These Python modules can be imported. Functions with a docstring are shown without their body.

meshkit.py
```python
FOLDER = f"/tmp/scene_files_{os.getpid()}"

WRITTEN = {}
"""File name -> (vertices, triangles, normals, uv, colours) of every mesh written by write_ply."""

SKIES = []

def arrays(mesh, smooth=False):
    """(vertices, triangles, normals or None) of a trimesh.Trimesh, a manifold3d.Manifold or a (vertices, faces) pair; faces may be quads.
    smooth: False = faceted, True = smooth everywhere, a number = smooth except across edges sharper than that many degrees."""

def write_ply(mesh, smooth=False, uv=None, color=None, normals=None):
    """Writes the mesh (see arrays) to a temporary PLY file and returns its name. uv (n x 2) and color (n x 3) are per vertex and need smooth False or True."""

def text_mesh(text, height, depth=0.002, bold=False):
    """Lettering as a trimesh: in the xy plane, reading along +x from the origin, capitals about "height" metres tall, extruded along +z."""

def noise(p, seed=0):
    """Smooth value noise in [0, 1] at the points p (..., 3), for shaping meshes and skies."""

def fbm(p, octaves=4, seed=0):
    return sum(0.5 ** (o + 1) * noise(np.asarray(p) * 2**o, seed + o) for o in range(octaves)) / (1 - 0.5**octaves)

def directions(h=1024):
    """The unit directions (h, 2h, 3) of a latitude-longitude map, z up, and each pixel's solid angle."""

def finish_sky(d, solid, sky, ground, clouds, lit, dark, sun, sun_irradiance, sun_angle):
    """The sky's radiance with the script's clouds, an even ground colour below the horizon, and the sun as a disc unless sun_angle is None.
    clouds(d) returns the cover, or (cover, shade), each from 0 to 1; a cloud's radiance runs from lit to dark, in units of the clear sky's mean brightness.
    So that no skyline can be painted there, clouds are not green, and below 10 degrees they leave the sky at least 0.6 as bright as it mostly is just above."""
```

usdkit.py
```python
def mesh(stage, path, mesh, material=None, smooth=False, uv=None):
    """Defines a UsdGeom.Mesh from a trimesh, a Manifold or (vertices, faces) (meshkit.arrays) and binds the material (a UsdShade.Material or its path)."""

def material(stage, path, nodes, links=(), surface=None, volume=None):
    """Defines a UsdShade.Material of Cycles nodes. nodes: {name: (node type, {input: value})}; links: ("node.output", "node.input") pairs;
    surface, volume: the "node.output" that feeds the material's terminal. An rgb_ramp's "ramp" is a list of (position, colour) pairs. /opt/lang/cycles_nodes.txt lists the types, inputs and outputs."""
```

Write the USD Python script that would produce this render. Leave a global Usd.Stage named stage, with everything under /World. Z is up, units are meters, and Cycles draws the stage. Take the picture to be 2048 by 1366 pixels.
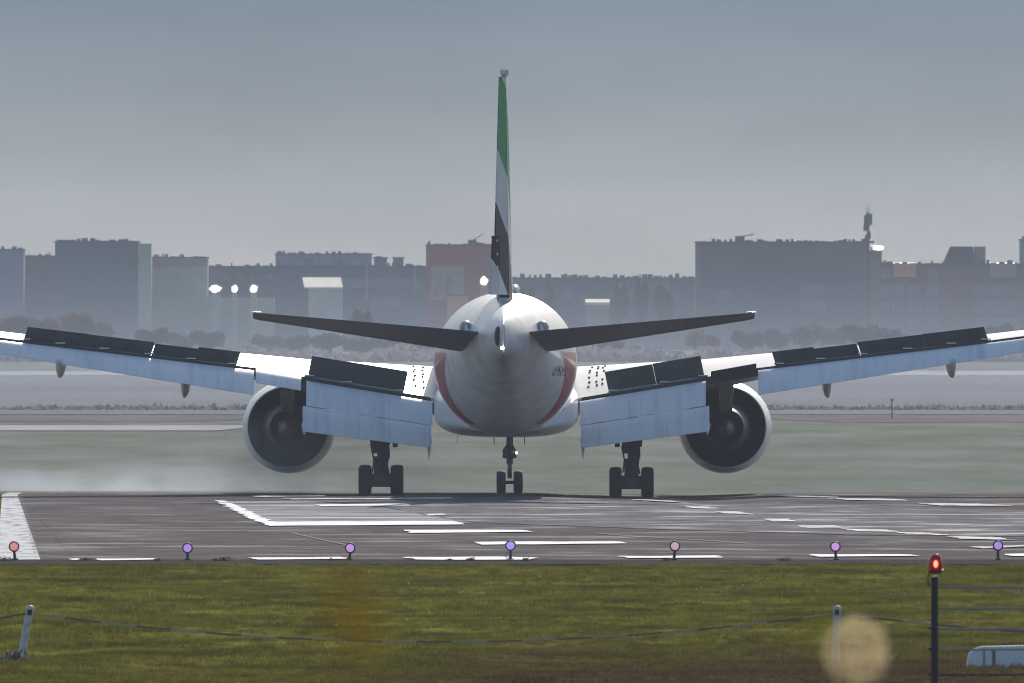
import math, random
import numpy as np, trimesh, usdkit, meshkit
from pxr import Usd, UsdGeom, UsdLux, UsdShade, Gf, Sdf, Vt
from shapely.geometry import Polygon, box as sbox

random.seed(7); rng = np.random.default_rng(7)
stage = Usd.Stage.CreateInMemory()
UsdGeom.SetStageUpAxis(stage, 'Z'); UsdGeom.SetStageMetersPerUnit(stage, 1.0)
UsdGeom.Xform.Define(stage, '/World'); UsdGeom.Scope.Define(stage, '/World/Looks')

# ------------------------------------------------------------------ camera, sky, sun, exposure
EYE, F, ROW0 = 8.1, 45700.0, 620.0         # eye height in metres; focal length and horizon row of a 2048 wide frame
AIR_Y = 1000.0                              # distance of the airliner's main gear
cam = UsdGeom.Camera.Define(stage, '/World/camera')
cam.CreateHorizontalApertureAttr(36.0); cam.CreateVerticalApertureAttr(24.0)
cam.CreateFocalLengthAttr(36.0 * F / 2048); cam.CreateFStopAttr(11.5); cam.CreateFocusDistanceAttr(985.0)
cam.CreateClippingRangeAttr(Gf.Vec2f(1.0, 40000.0)); cam.CreateExposureAttr(0.0)
cam.AddTranslateOp().Set(Gf.Vec3d(0, 0, EYE)); cam.AddRotateXOp().Set(90 - math.degrees(63 / F))

SUN_AZ, SUN_EL = math.radians(9), math.radians(28)
sun_dir = (math.sin(SUN_AZ) * math.cos(SUN_EL), math.cos(SUN_AZ) * math.cos(SUN_EL), math.sin(SUN_EL))
sun = UsdLux.DistantLight.Define(stage, '/World/sun')
sun.CreateNormalizeAttr(True); sun.CreateIntensityAttr(0.88); sun.CreateAngleAttr(0.5); sun.CreateColorAttr(Gf.Vec3f(1.0, 0.93, 0.83))
sun.AddTransformOp().Set(Gf.Matrix4d(Gf.Rotation(Gf.Vec3d(0, 0, 1), Gf.Vec3d(*sun_dir)), Gf.Vec3d(0)))

dome = UsdLux.DomeLight.Define(stage, '/World/sky')
dome.GetPrim().SetCustomDataByKey('kind', 'structure')
sky_mat = usdkit.material(stage, '/World/Looks/sky_material', {
    'sky': ('sky_texture', {'sky_type': 'single_scattering', 'sun_disc': False, 'sun_elevation': SUN_EL, 'sun_rotation': SUN_AZ, 'altitude': 0.0,
                            'air_density': 1.0, 'aerosol_density': 1.2, 'ozone_density': 1.5}),
    'tc': ('texture_coordinate', {}),
    'sep': ('separate_xyz', {}),
    'map': ('mapping', {'scale': (2.0, 2.0, 9.0)}),
    'n': ('noise_texture', {'scale': 1.6, 'detail': 6.0, 'roughness': 0.55}),
    'broken': ('map_range', {'from_min': 0.44, 'from_max': 0.66, 'to_min': 0.0, 'to_max': 0.25, 'clamp': True}),
    'map2': ('mapping', {'scale': (55.0, 55.0, 190.0)}),
    'n2': ('noise_texture', {'scale': 1.0, 'detail': 4.0, 'roughness': 0.5}),
    'low': ('map_range', {'range_type': 'smoothstep', 'from_min': -0.001, 'from_max': 0.016, 'to_min': 0.0, 'to_max': 1.0, 'clamp': True}),
    'deck': ('mix_color', {'a': (3.6, 3.55, 3.35), 'b': (1.45, 1.92, 2.35), 'use_clamp': False}),
    'vary': ('map_range', {'from_min': 0.3, 'from_max': 0.7, 'to_min': 0.90, 'to_max': 1.10, 'clamp': True}),
    'deck2': ('vector_math', {'math_type': 'scale'}),
    'high': ('map_range', {'range_type': 'smoothstep', 'from_min': 0.02, 'from_max': 0.14, 'to_min': 1.0, 'to_max': 0.0, 'clamp': True}),
    'cov': ('math', {'math_type': 'maximum'}),
    'mix': ('mix_color', {'use_clamp': False}),
    'bg': ('background_shader', {'strength': 0.12}),
}, [('tc.generated', 'sep.vector'), ('tc.generated', 'map.vector'), ('map.vector', 'n.vector'), ('n.fac', 'broken.value'),
    ('tc.generated', 'map2.vector'), ('map2.vector', 'n2.vector'), ('n2.fac', 'vary.value'),
    ('sep.z', 'low.value'), ('low.result', 'deck.fac'), ('deck.result', 'deck2.vector1'), ('vary.result', 'deck2.scale'),
    ('sep.z', 'high.value'), ('high.result', 'cov.value1'), ('broken.result', 'cov.value2'),
    ('sky.color', 'mix.a'), ('deck2.vector', 'mix.b'), ('cov.value', 'mix.fac'), ('mix.result', 'bg.color')], surface='bg.background')
UsdShade.MaterialBindingAPI.Apply(dome.GetPrim()).Bind(sky_mat)

HAZE_DENSITY = 5.8e-5

# ------------------------------------------------------------------ helpers
used = {}
def numbered(path):
    k = used.get(path, 0); used[path] = k + 1
    return path if k == 0 else f'{path}_{k:03d}'

def keys(p, label=None, cat=None, group=None, kind=None):
    for k, v in (('label', label), ('category', cat), ('group', group), ('kind', kind)):
        if v: p.SetCustomDataByKey(k, v)
    return p

def thing(name, label, cat, loc=(0, 0, 0), rotz=0.0, group=None):
    x = UsdGeom.Xform.Define(stage, numbered('/World/' + name))
    x.AddTranslateOp().Set(Gf.Vec3d(*map(float, loc)))
    if rotz: x.AddRotateZOp().Set(float(rotz))
    return keys(x.GetPrim(), label, cat, group)

def obj(name, mesh, mat, parent=None, label=None, cat=None, group=None, kind=None, smooth=False):
    base = str(parent.GetPath()) if parent else '/World'
    m = usdkit.mesh(stage, numbered(f'{base}/{name}'), mesh, M[mat], smooth=smooth)
    return keys(m.GetPrim(), label, cat, group, kind)

def copy_of(root, loc, rotz=0.0, scale=None, label=None):
    was = root.GetCustomData()
    x = UsdGeom.Xform.Define(stage, numbered('/World/' + root.GetName()))
    x.GetPrim().GetReferences().AddInternalReference(root.GetPath()); x.GetPrim().SetInstanceable(True)
    x.ClearXformOpOrder()
    x.AddTranslateOp().Set(Gf.Vec3d(*map(float, loc))); x.AddRotateZOp().Set(float(rotz))
    if scale is not None: x.AddScaleOp().Set(Gf.Vec3f(*map(float, scale)))
    return keys(x.GetPrim(), label or was['label'], was['category'], was.get('group'))

def X(px, d): return (px - 1024.0) * d / F
def Z(row, d): return EYE - (row - ROW0) * d / F
def D(row, z=0.0): return (EYE - z) * F / (row - ROW0)

cat = trimesh.util.concatenate
def tm(v, f): return trimesh.Trimesh(np.asarray(v, float), np.asarray(f, int), process=False)

def ring_loft(rings, cap=True):
    """closed rings with equal point counts -> skin"""
    R = np.asarray(rings, float); n, k = R.shape[:2]
    v = R.reshape(-1, 3).tolist(); f = []
    for i in range(n - 1):
        for j in range(k):
            a, b, c, d = i * k + j, i * k + (j + 1) % k, (i + 1) * k + (j + 1) % k, (i + 1) * k + j
            f += [(a, b, c), (a, c, d)]
    if cap:
        for i, flip in ((0, True), (n - 1, False)):
            ctr = len(v); v.append(R[i].mean(0).tolist())
            for j in range(k):
                a, b = i * k + j, i * k + (j + 1) % k
                f.append((ctr, b, a) if flip else (ctr, a, b))
    m = tm(v, f); m.fix_normals(); return m

def bx(c, s, rot=None):
    m = trimesh.creation.box(s)
    if rot is not None: m.apply_transform(rot)
    m.apply_translation(c); return m

def rod(a, b, r, r2=None, n=14):
    a, b = np.asarray(a, float), np.asarray(b, float); r2 = r if r2 is None else r2
    t = b - a; t /= np.linalg.norm(t)
    u = np.cross(t, [0, 0, 1.0] if abs(t[2]) < .9 else [1.0, 0, 0]); u /= np.linalg.norm(u); w = np.cross(t, u)
    ang = np.linspace(0, 2 * np.pi, n, endpoint=False)
    ring = lambda p, q: [p + q * (math.cos(x) * u + math.sin(x) * w) for x in ang]
    return ring_loft([ring(a, r), ring(b, r2)])

def tube(pts, r, n=8):
    pts = np.asarray(pts, float)
    r = np.broadcast_to(r, (len(pts),))
    t = np.gradient(pts, axis=0); t /= np.linalg.norm(t, axis=1, keepdims=True)
    rings = []
    for p, q, rr in zip(pts, t, r):
        u = np.cross(q, [0, 0, 1.0] if abs(q[2]) < .9 else [0, 1.0, 0]); u /= np.linalg.norm(u); w = np.cross(q, u)
        rings.append([p + rr * (math.cos(x) * u + math.sin(x) * w) for x in np.linspace(0, 2 * np.pi, n, endpoint=False)])
    return ring_loft(rings)

def revolve_y(profile, c, n=64, cap=False):
    """profile [(y, r)], turned about the y axis through c"""
    ang = np.linspace(0, 2 * np.pi, n, endpoint=False)
    return ring_loft([[(c[0] + r * math.cos(a), c[1] + y, c[2] + r * math.sin(a)) for a in ang] for y, r in profile], cap)

def ell(c, r, sub=3):
    m = trimesh.creation.icosphere(sub); m.apply_scale(r); m.apply_translation(c); return m

def smoothstep(a, b, x):
    t = np.clip((np.asarray(x, float) - a) / (b - a), 0, 1); return t * t * (3 - 2 * t)

# ------------------------------------------------------------------ materials
M = {}
def mat(name, color, rough=0.6, metal=0.0, noise=None, spec=0.5, bump=None, coat=0.0, extra=None):
    """noise = (scale, second colour, low, high [, stretch]); bump = (scale, strength, distance)"""
    nodes = {'p': ('principled_bsdf', {'base_color': color, 'roughness': rough, 'metallic': metal, 'specular_ior_level': spec, 'coat_weight': coat, **(extra or {})}), 'g': ('geometry', {})}
    links = []
    if noise:
        sc, c2, lo, hi, *st = noise
        nodes |= {'map': ('mapping', {'scale': st[0] if st else (1, 1, 1)}), 'n': ('noise_texture', {'scale': sc, 'detail': 5.0, 'roughness': 0.6}),
                  'r': ('map_range', {'from_min': lo, 'from_max': hi, 'clamp': True}), 'm': ('mix_color', {'a': color, 'b': c2})}
        links += [('g.position', 'map.vector'), ('map.vector', 'n.vector'), ('n.fac', 'r.value'), ('r.result', 'm.fac'), ('m.result', 'p.base_color')]
    if bump:
        nodes |= {'bn': ('noise_texture', {'scale': bump[0], 'detail': 4.0}), 'b': ('bump', {'strength': bump[1], 'distance': bump[2]})}
        links += [('g.position', 'bn.vector'), ('bn.fac', 'b.height'), ('b.normal', 'p.normal')]
    M[name] = usdkit.material(stage, '/World/Looks/' + name, nodes, links, surface='p.BSDF')

mat('white_paint', (.78, .78, .77), .32, noise=(1.2, (.66, .66, .66), .45, .8, (1, .25, 1)), coat=.2)
mat('wing_grey', (.62, .63, .64), .42, noise=(1.5, (.52, .53, .54), .45, .75, (1, .3, 1)))
mat('flap_grey', (.76, .81, .87), .45, noise=(1.0, (.48, .55, .63), .48, .82, (2.4, .22, .22)))
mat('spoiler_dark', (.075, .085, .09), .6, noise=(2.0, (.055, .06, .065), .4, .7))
mat('cove_dark', (.05, .05, .055), .75, noise=(3.0, (.09, .085, .08), .5, .75))  # dark tone painting the shadow of the flap cove
mat('tyre', (.018, .018, .02), .8, noise=(8, (.03, .03, .03), .4, .7))
mat('gear_metal', (.045, .048, .055), .5, noise=(9, (.05, .05, .055), .4, .7))
mat('chrome', (.8, .8, .8), .25, 1.0)
mat('nacelle_paint', (.86, .87, .88), .3, noise=(1.6, (.62, .63, .64), .45, .75), coat=.3)
mat('nacelle_metal', (.80, .82, .85), .4)
mat('tailplane_grey', (.10, .10, .11), .5)  # grey paint darkened to hold the shade under the tailplanes
mat('seal_grey', (.35, .37, .40), .5)
mat('engine_dark', (.018, .018, .021), .6, noise=(4, (.012, .012, .014), .4, .7))
mat('core_metal', (.055, .053, .055), .5, .3)
mat('plug_grey', (.17, .165, .165), .5)
mat('pylon_paint', (.36, .36, .35), .4)
mat('black', (.015, .015, .016), .6)
mat('soot', (.03, .03, .032), .7)
mat('ink', (.02, .02, .022), .5)
mat('gap_dark', (.02, .02, .022), .8)
def pavement(name, c1, c2, c3, stretch, lo, hi, spec, rl=.62, rh=.97):
    """worn tarmac: broad stains, narrow dark streaks of rubber and tar, and smoother shiny patches"""
    M[name] = usdkit.material(stage, '/World/Looks/' + name, {
        'g': ('geometry', {}), 'm1': ('mapping', {'scale': (stretch[0], stretch[1], 0)}), 'n1': ('noise_texture', {'scale': 1.0, 'detail': 6.0, 'roughness': .68, 'distortion': .8}), 'r1': ('map_range', {'from_min': lo, 'from_max': hi, 'clamp': True}),
        'm2': ('mapping', {'location': (31, 7, 0), 'scale': (stretch[0] * 1.7, stretch[1] * 2.6, 0)}), 'n2': ('noise_texture', {'scale': 1.0, 'detail': 5.0, 'roughness': .6, 'distortion': 1.2}), 'r2': ('map_range', {'from_min': .56, 'from_max': .68, 'clamp': True}),
        'm3': ('mapping', {'location': (5, 77, 0), 'scale': (stretch[0] * .5, stretch[1] * 1.2, 0)}), 'n3': ('noise_texture', {'scale': 1.0, 'detail': 4.0}), 'r3': ('map_range', {'from_min': .50, 'from_max': .66, 'to_min': rh, 'to_max': rl, 'clamp': True}),
        'a': ('mix_color', {'a': c1, 'b': c2}), 'b': ('mix_color', {'b': c3}), 'bn': ('noise_texture', {'scale': 5.0, 'detail': 4.0}), 'bu': ('bump', {'strength': .3, 'distance': .012}),
        'p': ('principled_bsdf', {'specular_ior_level': spec})},
        [('g.position', 'm1.vector'), ('m1.vector', 'n1.vector'), ('n1.fac', 'r1.value'), ('g.position', 'm2.vector'), ('m2.vector', 'n2.vector'), ('n2.fac', 'r2.value'), ('g.position', 'm3.vector'), ('m3.vector', 'n3.vector'), ('n3.fac', 'r3.value'),
         ('r1.result', 'a.fac'), ('a.result', 'b.a'), ('r2.result', 'b.fac'), ('b.result', 'p.base_color'), ('r3.result', 'p.roughness'), ('g.position', 'bn.vector'), ('bn.fac', 'bu.height'), ('bu.normal', 'p.normal')], surface='p.BSDF')
pavement('asphalt', (.132, .110, .114), (.078, .066, .072), (.066, .056, .060), (.34, .10), .38, .64, .015)
pavement('grooved_asphalt', (.150, .146, .172), (.066, .062, .076), (.044, .042, .050), (.42, .13), .40, .62, .05)
pavement('pale_concrete', (.34, .34, .37), (.15, .145, .155), (.07, .07, .08), (.16, .13), .40, .62, .06)
mat('white_concrete', (.66, .66, .66), .9, spec=.1, noise=(1.0, (.16, .155, .15), .50, .66, (1.6, .22, 1)), bump=(3, .3, .02))
mat('runway_paint', (.84, .84, .83), .8, spec=.3, noise=(1.0, (.34, .33, .34), .56, .74, (.8, .5, 1)))
mat('worn_paint', (.84, .84, .84), .85, noise=(1.0, (.16, .155, .17), .46, .58, (.7, .55, 1)), spec=.2)
mat('shoulder', (.022, .022, .027), .97, spec=.01, noise=(1.5, (.05, .048, .048), .45, .7))
mat('crack', (.02, .02, .022), .8)
mat('apron', (.17, .19, .23), .95, spec=.05, noise=(.02, (.12, .135, .17), .4, .65, (.3, .1, 1)))
mat('bright_gravel', (.36, .36, .38), .95, spec=.05, noise=(.08, (.5, .5, .5), .45, .7))
mat('light_housing', (.04, .035, .045), .5)
mat('light_housing_red', (.16, .04, .035), .5)
mat('post_white', (.52, .54, .56), .55, noise=(6, (.30, .30, .29), .5, .75))
mat('rope_dark', (.15, .115, .075), .8)
mat('rope_light', (.30, .31, .30), .7)
mat('fence_black', (.012, .012, .014), .55)
mat('fence_rail', (.25, .26, .24), .6, .1)
mat('beacon_red', (.5, .015, .01), .15, extra={'transmission_weight': .35})
mat('beacon_base', (.16, .015, .012), .35)
mat('barrier_white', (.62, .64, .68), .45, noise=(3, (.45, .46, .48), .5, .75))
mat('barrier_stain', (.33, .28, .22), .8)
mat('soil_clod', (.03, .028, .02), .9)
mat('bark', (.05, .04, .035), .9)

def emit(name, color, strength, base=(.05, .05, .05)):
    M[name] = usdkit.material(stage, '/World/Looks/' + name, {'p': ('principled_bsdf', {'base_color': base, 'roughness': .3, 'emission_color': color, 'emission_strength': strength})}, [], surface='p.BSDF')
emit('lens_salmon', (.80, .33, .26), .75); emit('lens_violet', (.46, .27, .80), .85); emit('lens_pink', (.66, .33, .80), .85)
emit('lens_blue', (.40, .30, .85), .95); emit('lens_pale', (.66, .46, .55), .75)
emit('beacon_glow', (1.0, .10, .05), 7.0); emit('tail_lamp', (1.0, .78, .55), 9.0); emit('gear_lamp', (1.0, .95, .9), 4.0)

def leafy(name, c1, c2, scale, trans=.35):
    M[name] = usdkit.material(stage, '/World/Looks/' + name, {
        'g': ('geometry', {}), 'n': ('noise_texture', {'scale': scale, 'detail': 3.0}), 'r': ('map_range', {'from_min': .35, 'from_max': .65, 'clamp': True}),
        'm': ('mix_color', {'a': c1, 'b': c2}), 'd': ('diffuse_bsdf', {}), 't': ('translucent_bsdf', {}), 'x': ('mix_closure', {'fac': trans})},
        [('g.position', 'n.vector'), ('n.fac', 'r.value'), ('r.result', 'm.fac'), ('m.result', 'd.color'), ('m.result', 't.color'), ('d.BSDF', 'x.closure1'), ('t.BSDF', 'x.closure2')], surface='x.closure')
leafy('leaf_green', (.06, .075, .04), (.09, .09, .045), .3); leafy('leaf_rust', (.20, .12, .09), (.13, .095, .085), .3)
leafy('leaf_dark', (.10, .095, .10), (.12, .11, .115), .3, .5); leafy('leaf_yellow', (.34, .30, .16), (.22, .20, .12), .3)
leafy('scrub', (.20, .175, .185), (.25, .215, .22), .12, .5); leafy('straw', (.92, .80, .55), (.84, .70, .44), 9, .5)
leafy('leaf_amber', (.29, .175, .02), (.24, .13, .015), 9, .4); leafy('leaf_olive', (.24, .20, .02), (.18, .17, .02), 9, .4)
leafy('stem', (.10, .09, .04), (.14, .11, .05), 9, .1); leafy('daisy', (.8, .8, .75), (.7, .7, .6), 9, .2)

# turf: one colour field shared by the ground under it and the blades on it
def turf(name, blades):
    nodes = {
        'g': ('geometry', {}), 'sep': ('separate_xyz', {}),
        'mp1': ('mapping', {'scale': (.22, .12, 0)}), 'n1': ('noise_texture', {'scale': 1.0, 'detail': 5.0, 'roughness': .6}),
        'mp2': ('mapping', {'scale': (1.1, .5, 0)}), 'n2': ('noise_texture', {'scale': 1.0, 'detail': 4.0, 'roughness': .6}),
        'r1': ('map_range', {'from_min': .36, 'from_max': .62, 'clamp': True}), 'r2': ('map_range', {'from_min': .42, 'from_max': .62, 'clamp': True}),
        'c1': ('mix_color', {'a': (.092, .104, .012), 'b': (.295, .290, .042)}),
        'c2': ('mix_color', {'b': (.125, .095, .022)}), 'r2b': ('math', {'math_type': 'multiply', 'value2': .9}),
        # bare brown earth towards the rope and in front of it
        'near': ('map_range', {'range_type': 'smoothstep', 'from_min': 590.0, 'from_max': 490.0, 'to_min': 0.0, 'to_max': .36, 'clamp': True}),
        'sx': ('map_range', {'range_type': 'smoothstep', 'from_min': -7.0, 'from_max': 2.0, 'to_min': -.24, 'to_max': .04, 'clamp': True}),
        'add': ('math', {'math_type': 'add'}), 'add2': ('math', {'math_type': 'add'}), 'rs': ('map_range', {'from_min': .58, 'from_max': .92, 'clamp': True}),
        'c3': ('mix_color', {'b': (.110, .070, .036)}),
        # long pale dry grass beyond the runway
        'far': ('map_range', {'range_type': 'smoothstep', 'from_min': 1010.0, 'from_max': 1120.0, 'clamp': True}),
        'c4': ('mix_color', {}), 'mp4': ('mapping', {'scale': (.10, .022, 0)}), 'n4': ('noise_texture', {'scale': 1.0, 'detail': 5.0, 'roughness': .62}), 'r4': ('map_range', {'from_min': .36, 'from_max': .64, 'clamp': True}), 'c5': ('mix_color', {'a': (.205, .225, .165), 'b': (.305, .305, .265)}),
    }
    links = [('g.position', 'sep.vector'), ('g.position', 'mp1.vector'), ('mp1.vector', 'n1.vector'), ('g.position', 'mp2.vector'), ('mp2.vector', 'n2.vector'),
             ('n1.fac', 'r1.value'), ('n2.fac', 'r2.value'), ('r1.result', 'c1.fac'), ('c1.result', 'c2.a'), ('r2.result', 'r2b.value1'), ('r2b.value', 'c2.fac'),
             ('sep.y', 'near.value'), ('sep.x', 'sx.value'), ('near.result', 'add.value1'), ('n1.fac', 'add.value2'), ('add.value', 'add2.value1'), ('sx.result', 'add2.value2'),
             ('add2.value', 'rs.value'), ('rs.result', 'c3.fac'), ('c2.result', 'c3.a'), ('g.position', 'mp4.vector'), ('mp4.vector', 'n4.vector'), ('n4.fac', 'r4.value'), ('r4.result', 'c5.fac'), ('c5.result', 'c4.b'), ('sep.y', 'far.value'), ('far.result', 'c4.fac'), ('c3.result', 'c4.a')]
    if blades:
        nodes |= {'oi': ('object_info', {}), 'hv': ('map_range', {'from_min': 0, 'from_max': 1, 'to_min': .65, 'to_max': 1.35}), 'sc': ('vector_math', {'math_type': 'scale'}),
                  'd': ('diffuse_bsdf', {}), 't': ('translucent_bsdf', {}), 'x': ('mix_closure', {'fac': .35})}
        links += [('oi.random', 'hv.value'), ('c4.result', 'sc.vector1'), ('hv.result', 'sc.scale'), ('sc.vector', 'd.color'), ('sc.vector', 't.color'),
                  ('d.BSDF', 'x.closure1'), ('t.BSDF', 'x.closure2')]
        M[name] = usdkit.material(stage, '/World/Looks/' + name, nodes, links, surface='x.closure')
    else:
        nodes |= {'d': ('diffuse_bsdf', {})}
        links += [('c4.result', 'd.color')]
        M[name] = usdkit.material(stage, '/World/Looks/' + name, nodes, links, surface='d.BSDF')
turf('turf_ground', False); turf('turf_blades', True)

# flag bands on the fin, slanting down towards the front
FTE = lambda z: -30.3 - (z - 9.0) * 0.50       # rear edge of the rudder (airliner frame)
def fin_paint():
    nodes = {'g': ('geometry', {}), 's': ('separate_xyz', {}),
             # u = z + .70 * (distance in front of the rear edge)
             'k': ('math', {'math_type': 'multiply_add', 'value2': 1 + .70 * .50, 'value3': .70 * (30.3 - 4.5 - AIR_Y)}),
             'y': ('math', {'math_type': 'multiply', 'value2': .70}), 'u': ('math', {'math_type': 'add'}),
             'm': ('map_range', {'from_min': 8.0, 'from_max': 20.0, 'clamp': True}),
             'c': ('rgb_ramp', {'interpolate': False, 'ramp': [(0, (.60, .62, .66)), ((10.3 - 8) / 12, (.018, .018, .02)), ((12.65 - 8) / 12, (.60, .62, .66)), ((14.9 - 8) / 12, (.004, .26, .085)), ((18.25 - 8) / 12, (.60, .62, .66))]}),
             'p': ('principled_bsdf', {'roughness': .5, 'specular_ior_level': .25})}
    links = [('g.position', 's.vector'), ('s.z', 'k.value1'), ('s.y', 'y.value1'), ('k.value', 'u.value1'), ('y.value', 'u.value2'), ('u.value', 'm.value'), ('m.result', 'c.fac'), ('c.color', 'p.base_color')]
    M['fin_paint'] = usdkit.material(stage, '/World/Looks/fin_paint', nodes, links, surface='p.BSDF')
fin_paint()

AX0 = X(1007, 963)
def fuselage_paint():
    # white skin, panel joints, a dark red stripe down each flank behind the wing
    nodes = {'g': ('geometry', {}), 's': ('separate_xyz', {}),
             'y1': ('map_range', {'from_min': AIR_Y - 23.0, 'from_max': AIR_Y - 22.8, 'clamp': True}), 'y2': ('map_range', {'from_min': AIR_Y - 15.2, 'from_max': AIR_Y - 15.1, 'to_min': 1, 'to_max': 0, 'clamp': True}),
             'tz': ('math', {'math_type': 'multiply_add', 'value2': 1.9, 'value3': -1.9 * 6.3}), 'ty': ('math', {'math_type': 'add'}),
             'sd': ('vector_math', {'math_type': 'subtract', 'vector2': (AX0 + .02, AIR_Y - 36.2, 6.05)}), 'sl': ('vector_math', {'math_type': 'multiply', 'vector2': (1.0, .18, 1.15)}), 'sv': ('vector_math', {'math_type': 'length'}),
             'sa': ('math', {'math_type': 'add'}), 'so': ('map_range', {'from_min': .55, 'from_max': 1.55, 'to_min': .38, 'to_max': 1.0, 'clamp': True}), 'sooty': ('vector_math', {'math_type': 'scale'}),  # tail soot, also deepening the colour for shade under the tail cone
             'z1': ('map_range', {'from_min': 6.25, 'from_max': 6.3, 'to_min': 1, 'to_max': 0, 'clamp': True}), 'z2': ('map_range', {'from_min': 3.15, 'from_max': 3.2, 'clamp': True}),
             'a': ('math', {'math_type': 'multiply'}), 'b': ('math', {'math_type': 'multiply'}), 'c': ('math', {'math_type': 'multiply'}),
             'w': ('wave_texture', {'bands_direction': 'y', 'scale': .16, 'profile': 'saw'}), 'wl': ('map_range', {'from_min': .0, 'from_max': .012, 'to_min': .72, 'to_max': 1.0, 'clamp': True}),
             'n': ('noise_texture', {'scale': 1.0, 'detail': 5.0}), 'nr': ('map_range', {'from_min': .35, 'from_max': .75, 'to_min': 1.0, 'to_max': .70, 'clamp': True}),
             'base': ('vector_math', {'math_type': 'scale', 'vector1': (.66, .67, .69)}), 'base2': ('vector_math', {'math_type': 'scale'}),
             'm': ('mix_color', {'b': (.30, .008, .022)}),
             'p': ('principled_bsdf', {'roughness': .42, 'coat_weight': .08})}
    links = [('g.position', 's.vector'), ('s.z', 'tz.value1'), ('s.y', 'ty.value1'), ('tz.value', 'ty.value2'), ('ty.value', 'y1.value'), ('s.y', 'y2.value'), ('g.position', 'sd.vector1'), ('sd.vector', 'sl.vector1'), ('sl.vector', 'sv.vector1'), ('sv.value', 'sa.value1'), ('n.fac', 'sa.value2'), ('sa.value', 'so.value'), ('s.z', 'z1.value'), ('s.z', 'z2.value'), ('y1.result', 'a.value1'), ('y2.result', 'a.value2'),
             ('z1.result', 'b.value1'), ('z2.result', 'b.value2'), ('a.value', 'c.value1'), ('b.value', 'c.value2'), ('g.position', 'w.vector'), ('w.fac', 'wl.value'),
             ('g.position', 'n.vector'), ('n.fac', 'nr.value'), ('wl.result', 'base.scale'), ('base.vector', 'base2.vector1'), ('nr.result', 'base2.scale'),
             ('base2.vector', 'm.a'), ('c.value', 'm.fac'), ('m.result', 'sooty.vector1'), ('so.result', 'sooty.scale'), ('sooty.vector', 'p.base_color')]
    M['fuselage_paint'] = usdkit.material(stage, '/World/Looks/fuselage_paint', nodes, links, surface='p.BSDF')
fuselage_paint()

# ------------------------------------------------------------------ ground
def zg(x, y):
    x, y = np.broadcast_arrays(np.asarray(x, float), np.asarray(y, float))
    z = np.where(y < 448, 6.5 - .0145 * np.clip(y, 0, 448), 0.0)
    z = z - .02 * np.clip(x, 0, 8) * smoothstep(12, 8, x) * smoothstep(900, 990, y) * smoothstep(1040, 1000, y)
    m = (y > 455) & (y < 722)
    if m.any():
        q = np.stack([x[m] * .16, y[m] * .20, np.zeros(m.sum())], -1)
        z = z.copy(); z[m] += .30 * (meshkit.fbm(q, 3, 31) - .55) * smoothstep(455, 475, y[m]) * smoothstep(722, 706, y[m])
    z = z - 2.9 * smoothstep(1004, 1160, y) + 2.9 * smoothstep(1160, 1620, y)
    return z

def grid_mesh(xs, ys, dz=0.0):
    gx, gy = np.meshgrid(xs, ys); n = len(xs)
    v = np.stack([gx, gy, zg(gx, gy) + dz], -1).reshape(-1, 3)
    i, j = np.meshgrid(np.arange(len(ys) - 1), np.arange(n - 1), indexing='ij'); a = (i * n + j).ravel()
    return tm(v, np.vstack([np.stack([a, a + 1, a + n + 1], 1), np.stack([a, a + n + 1, a + n], 1)]))

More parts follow.
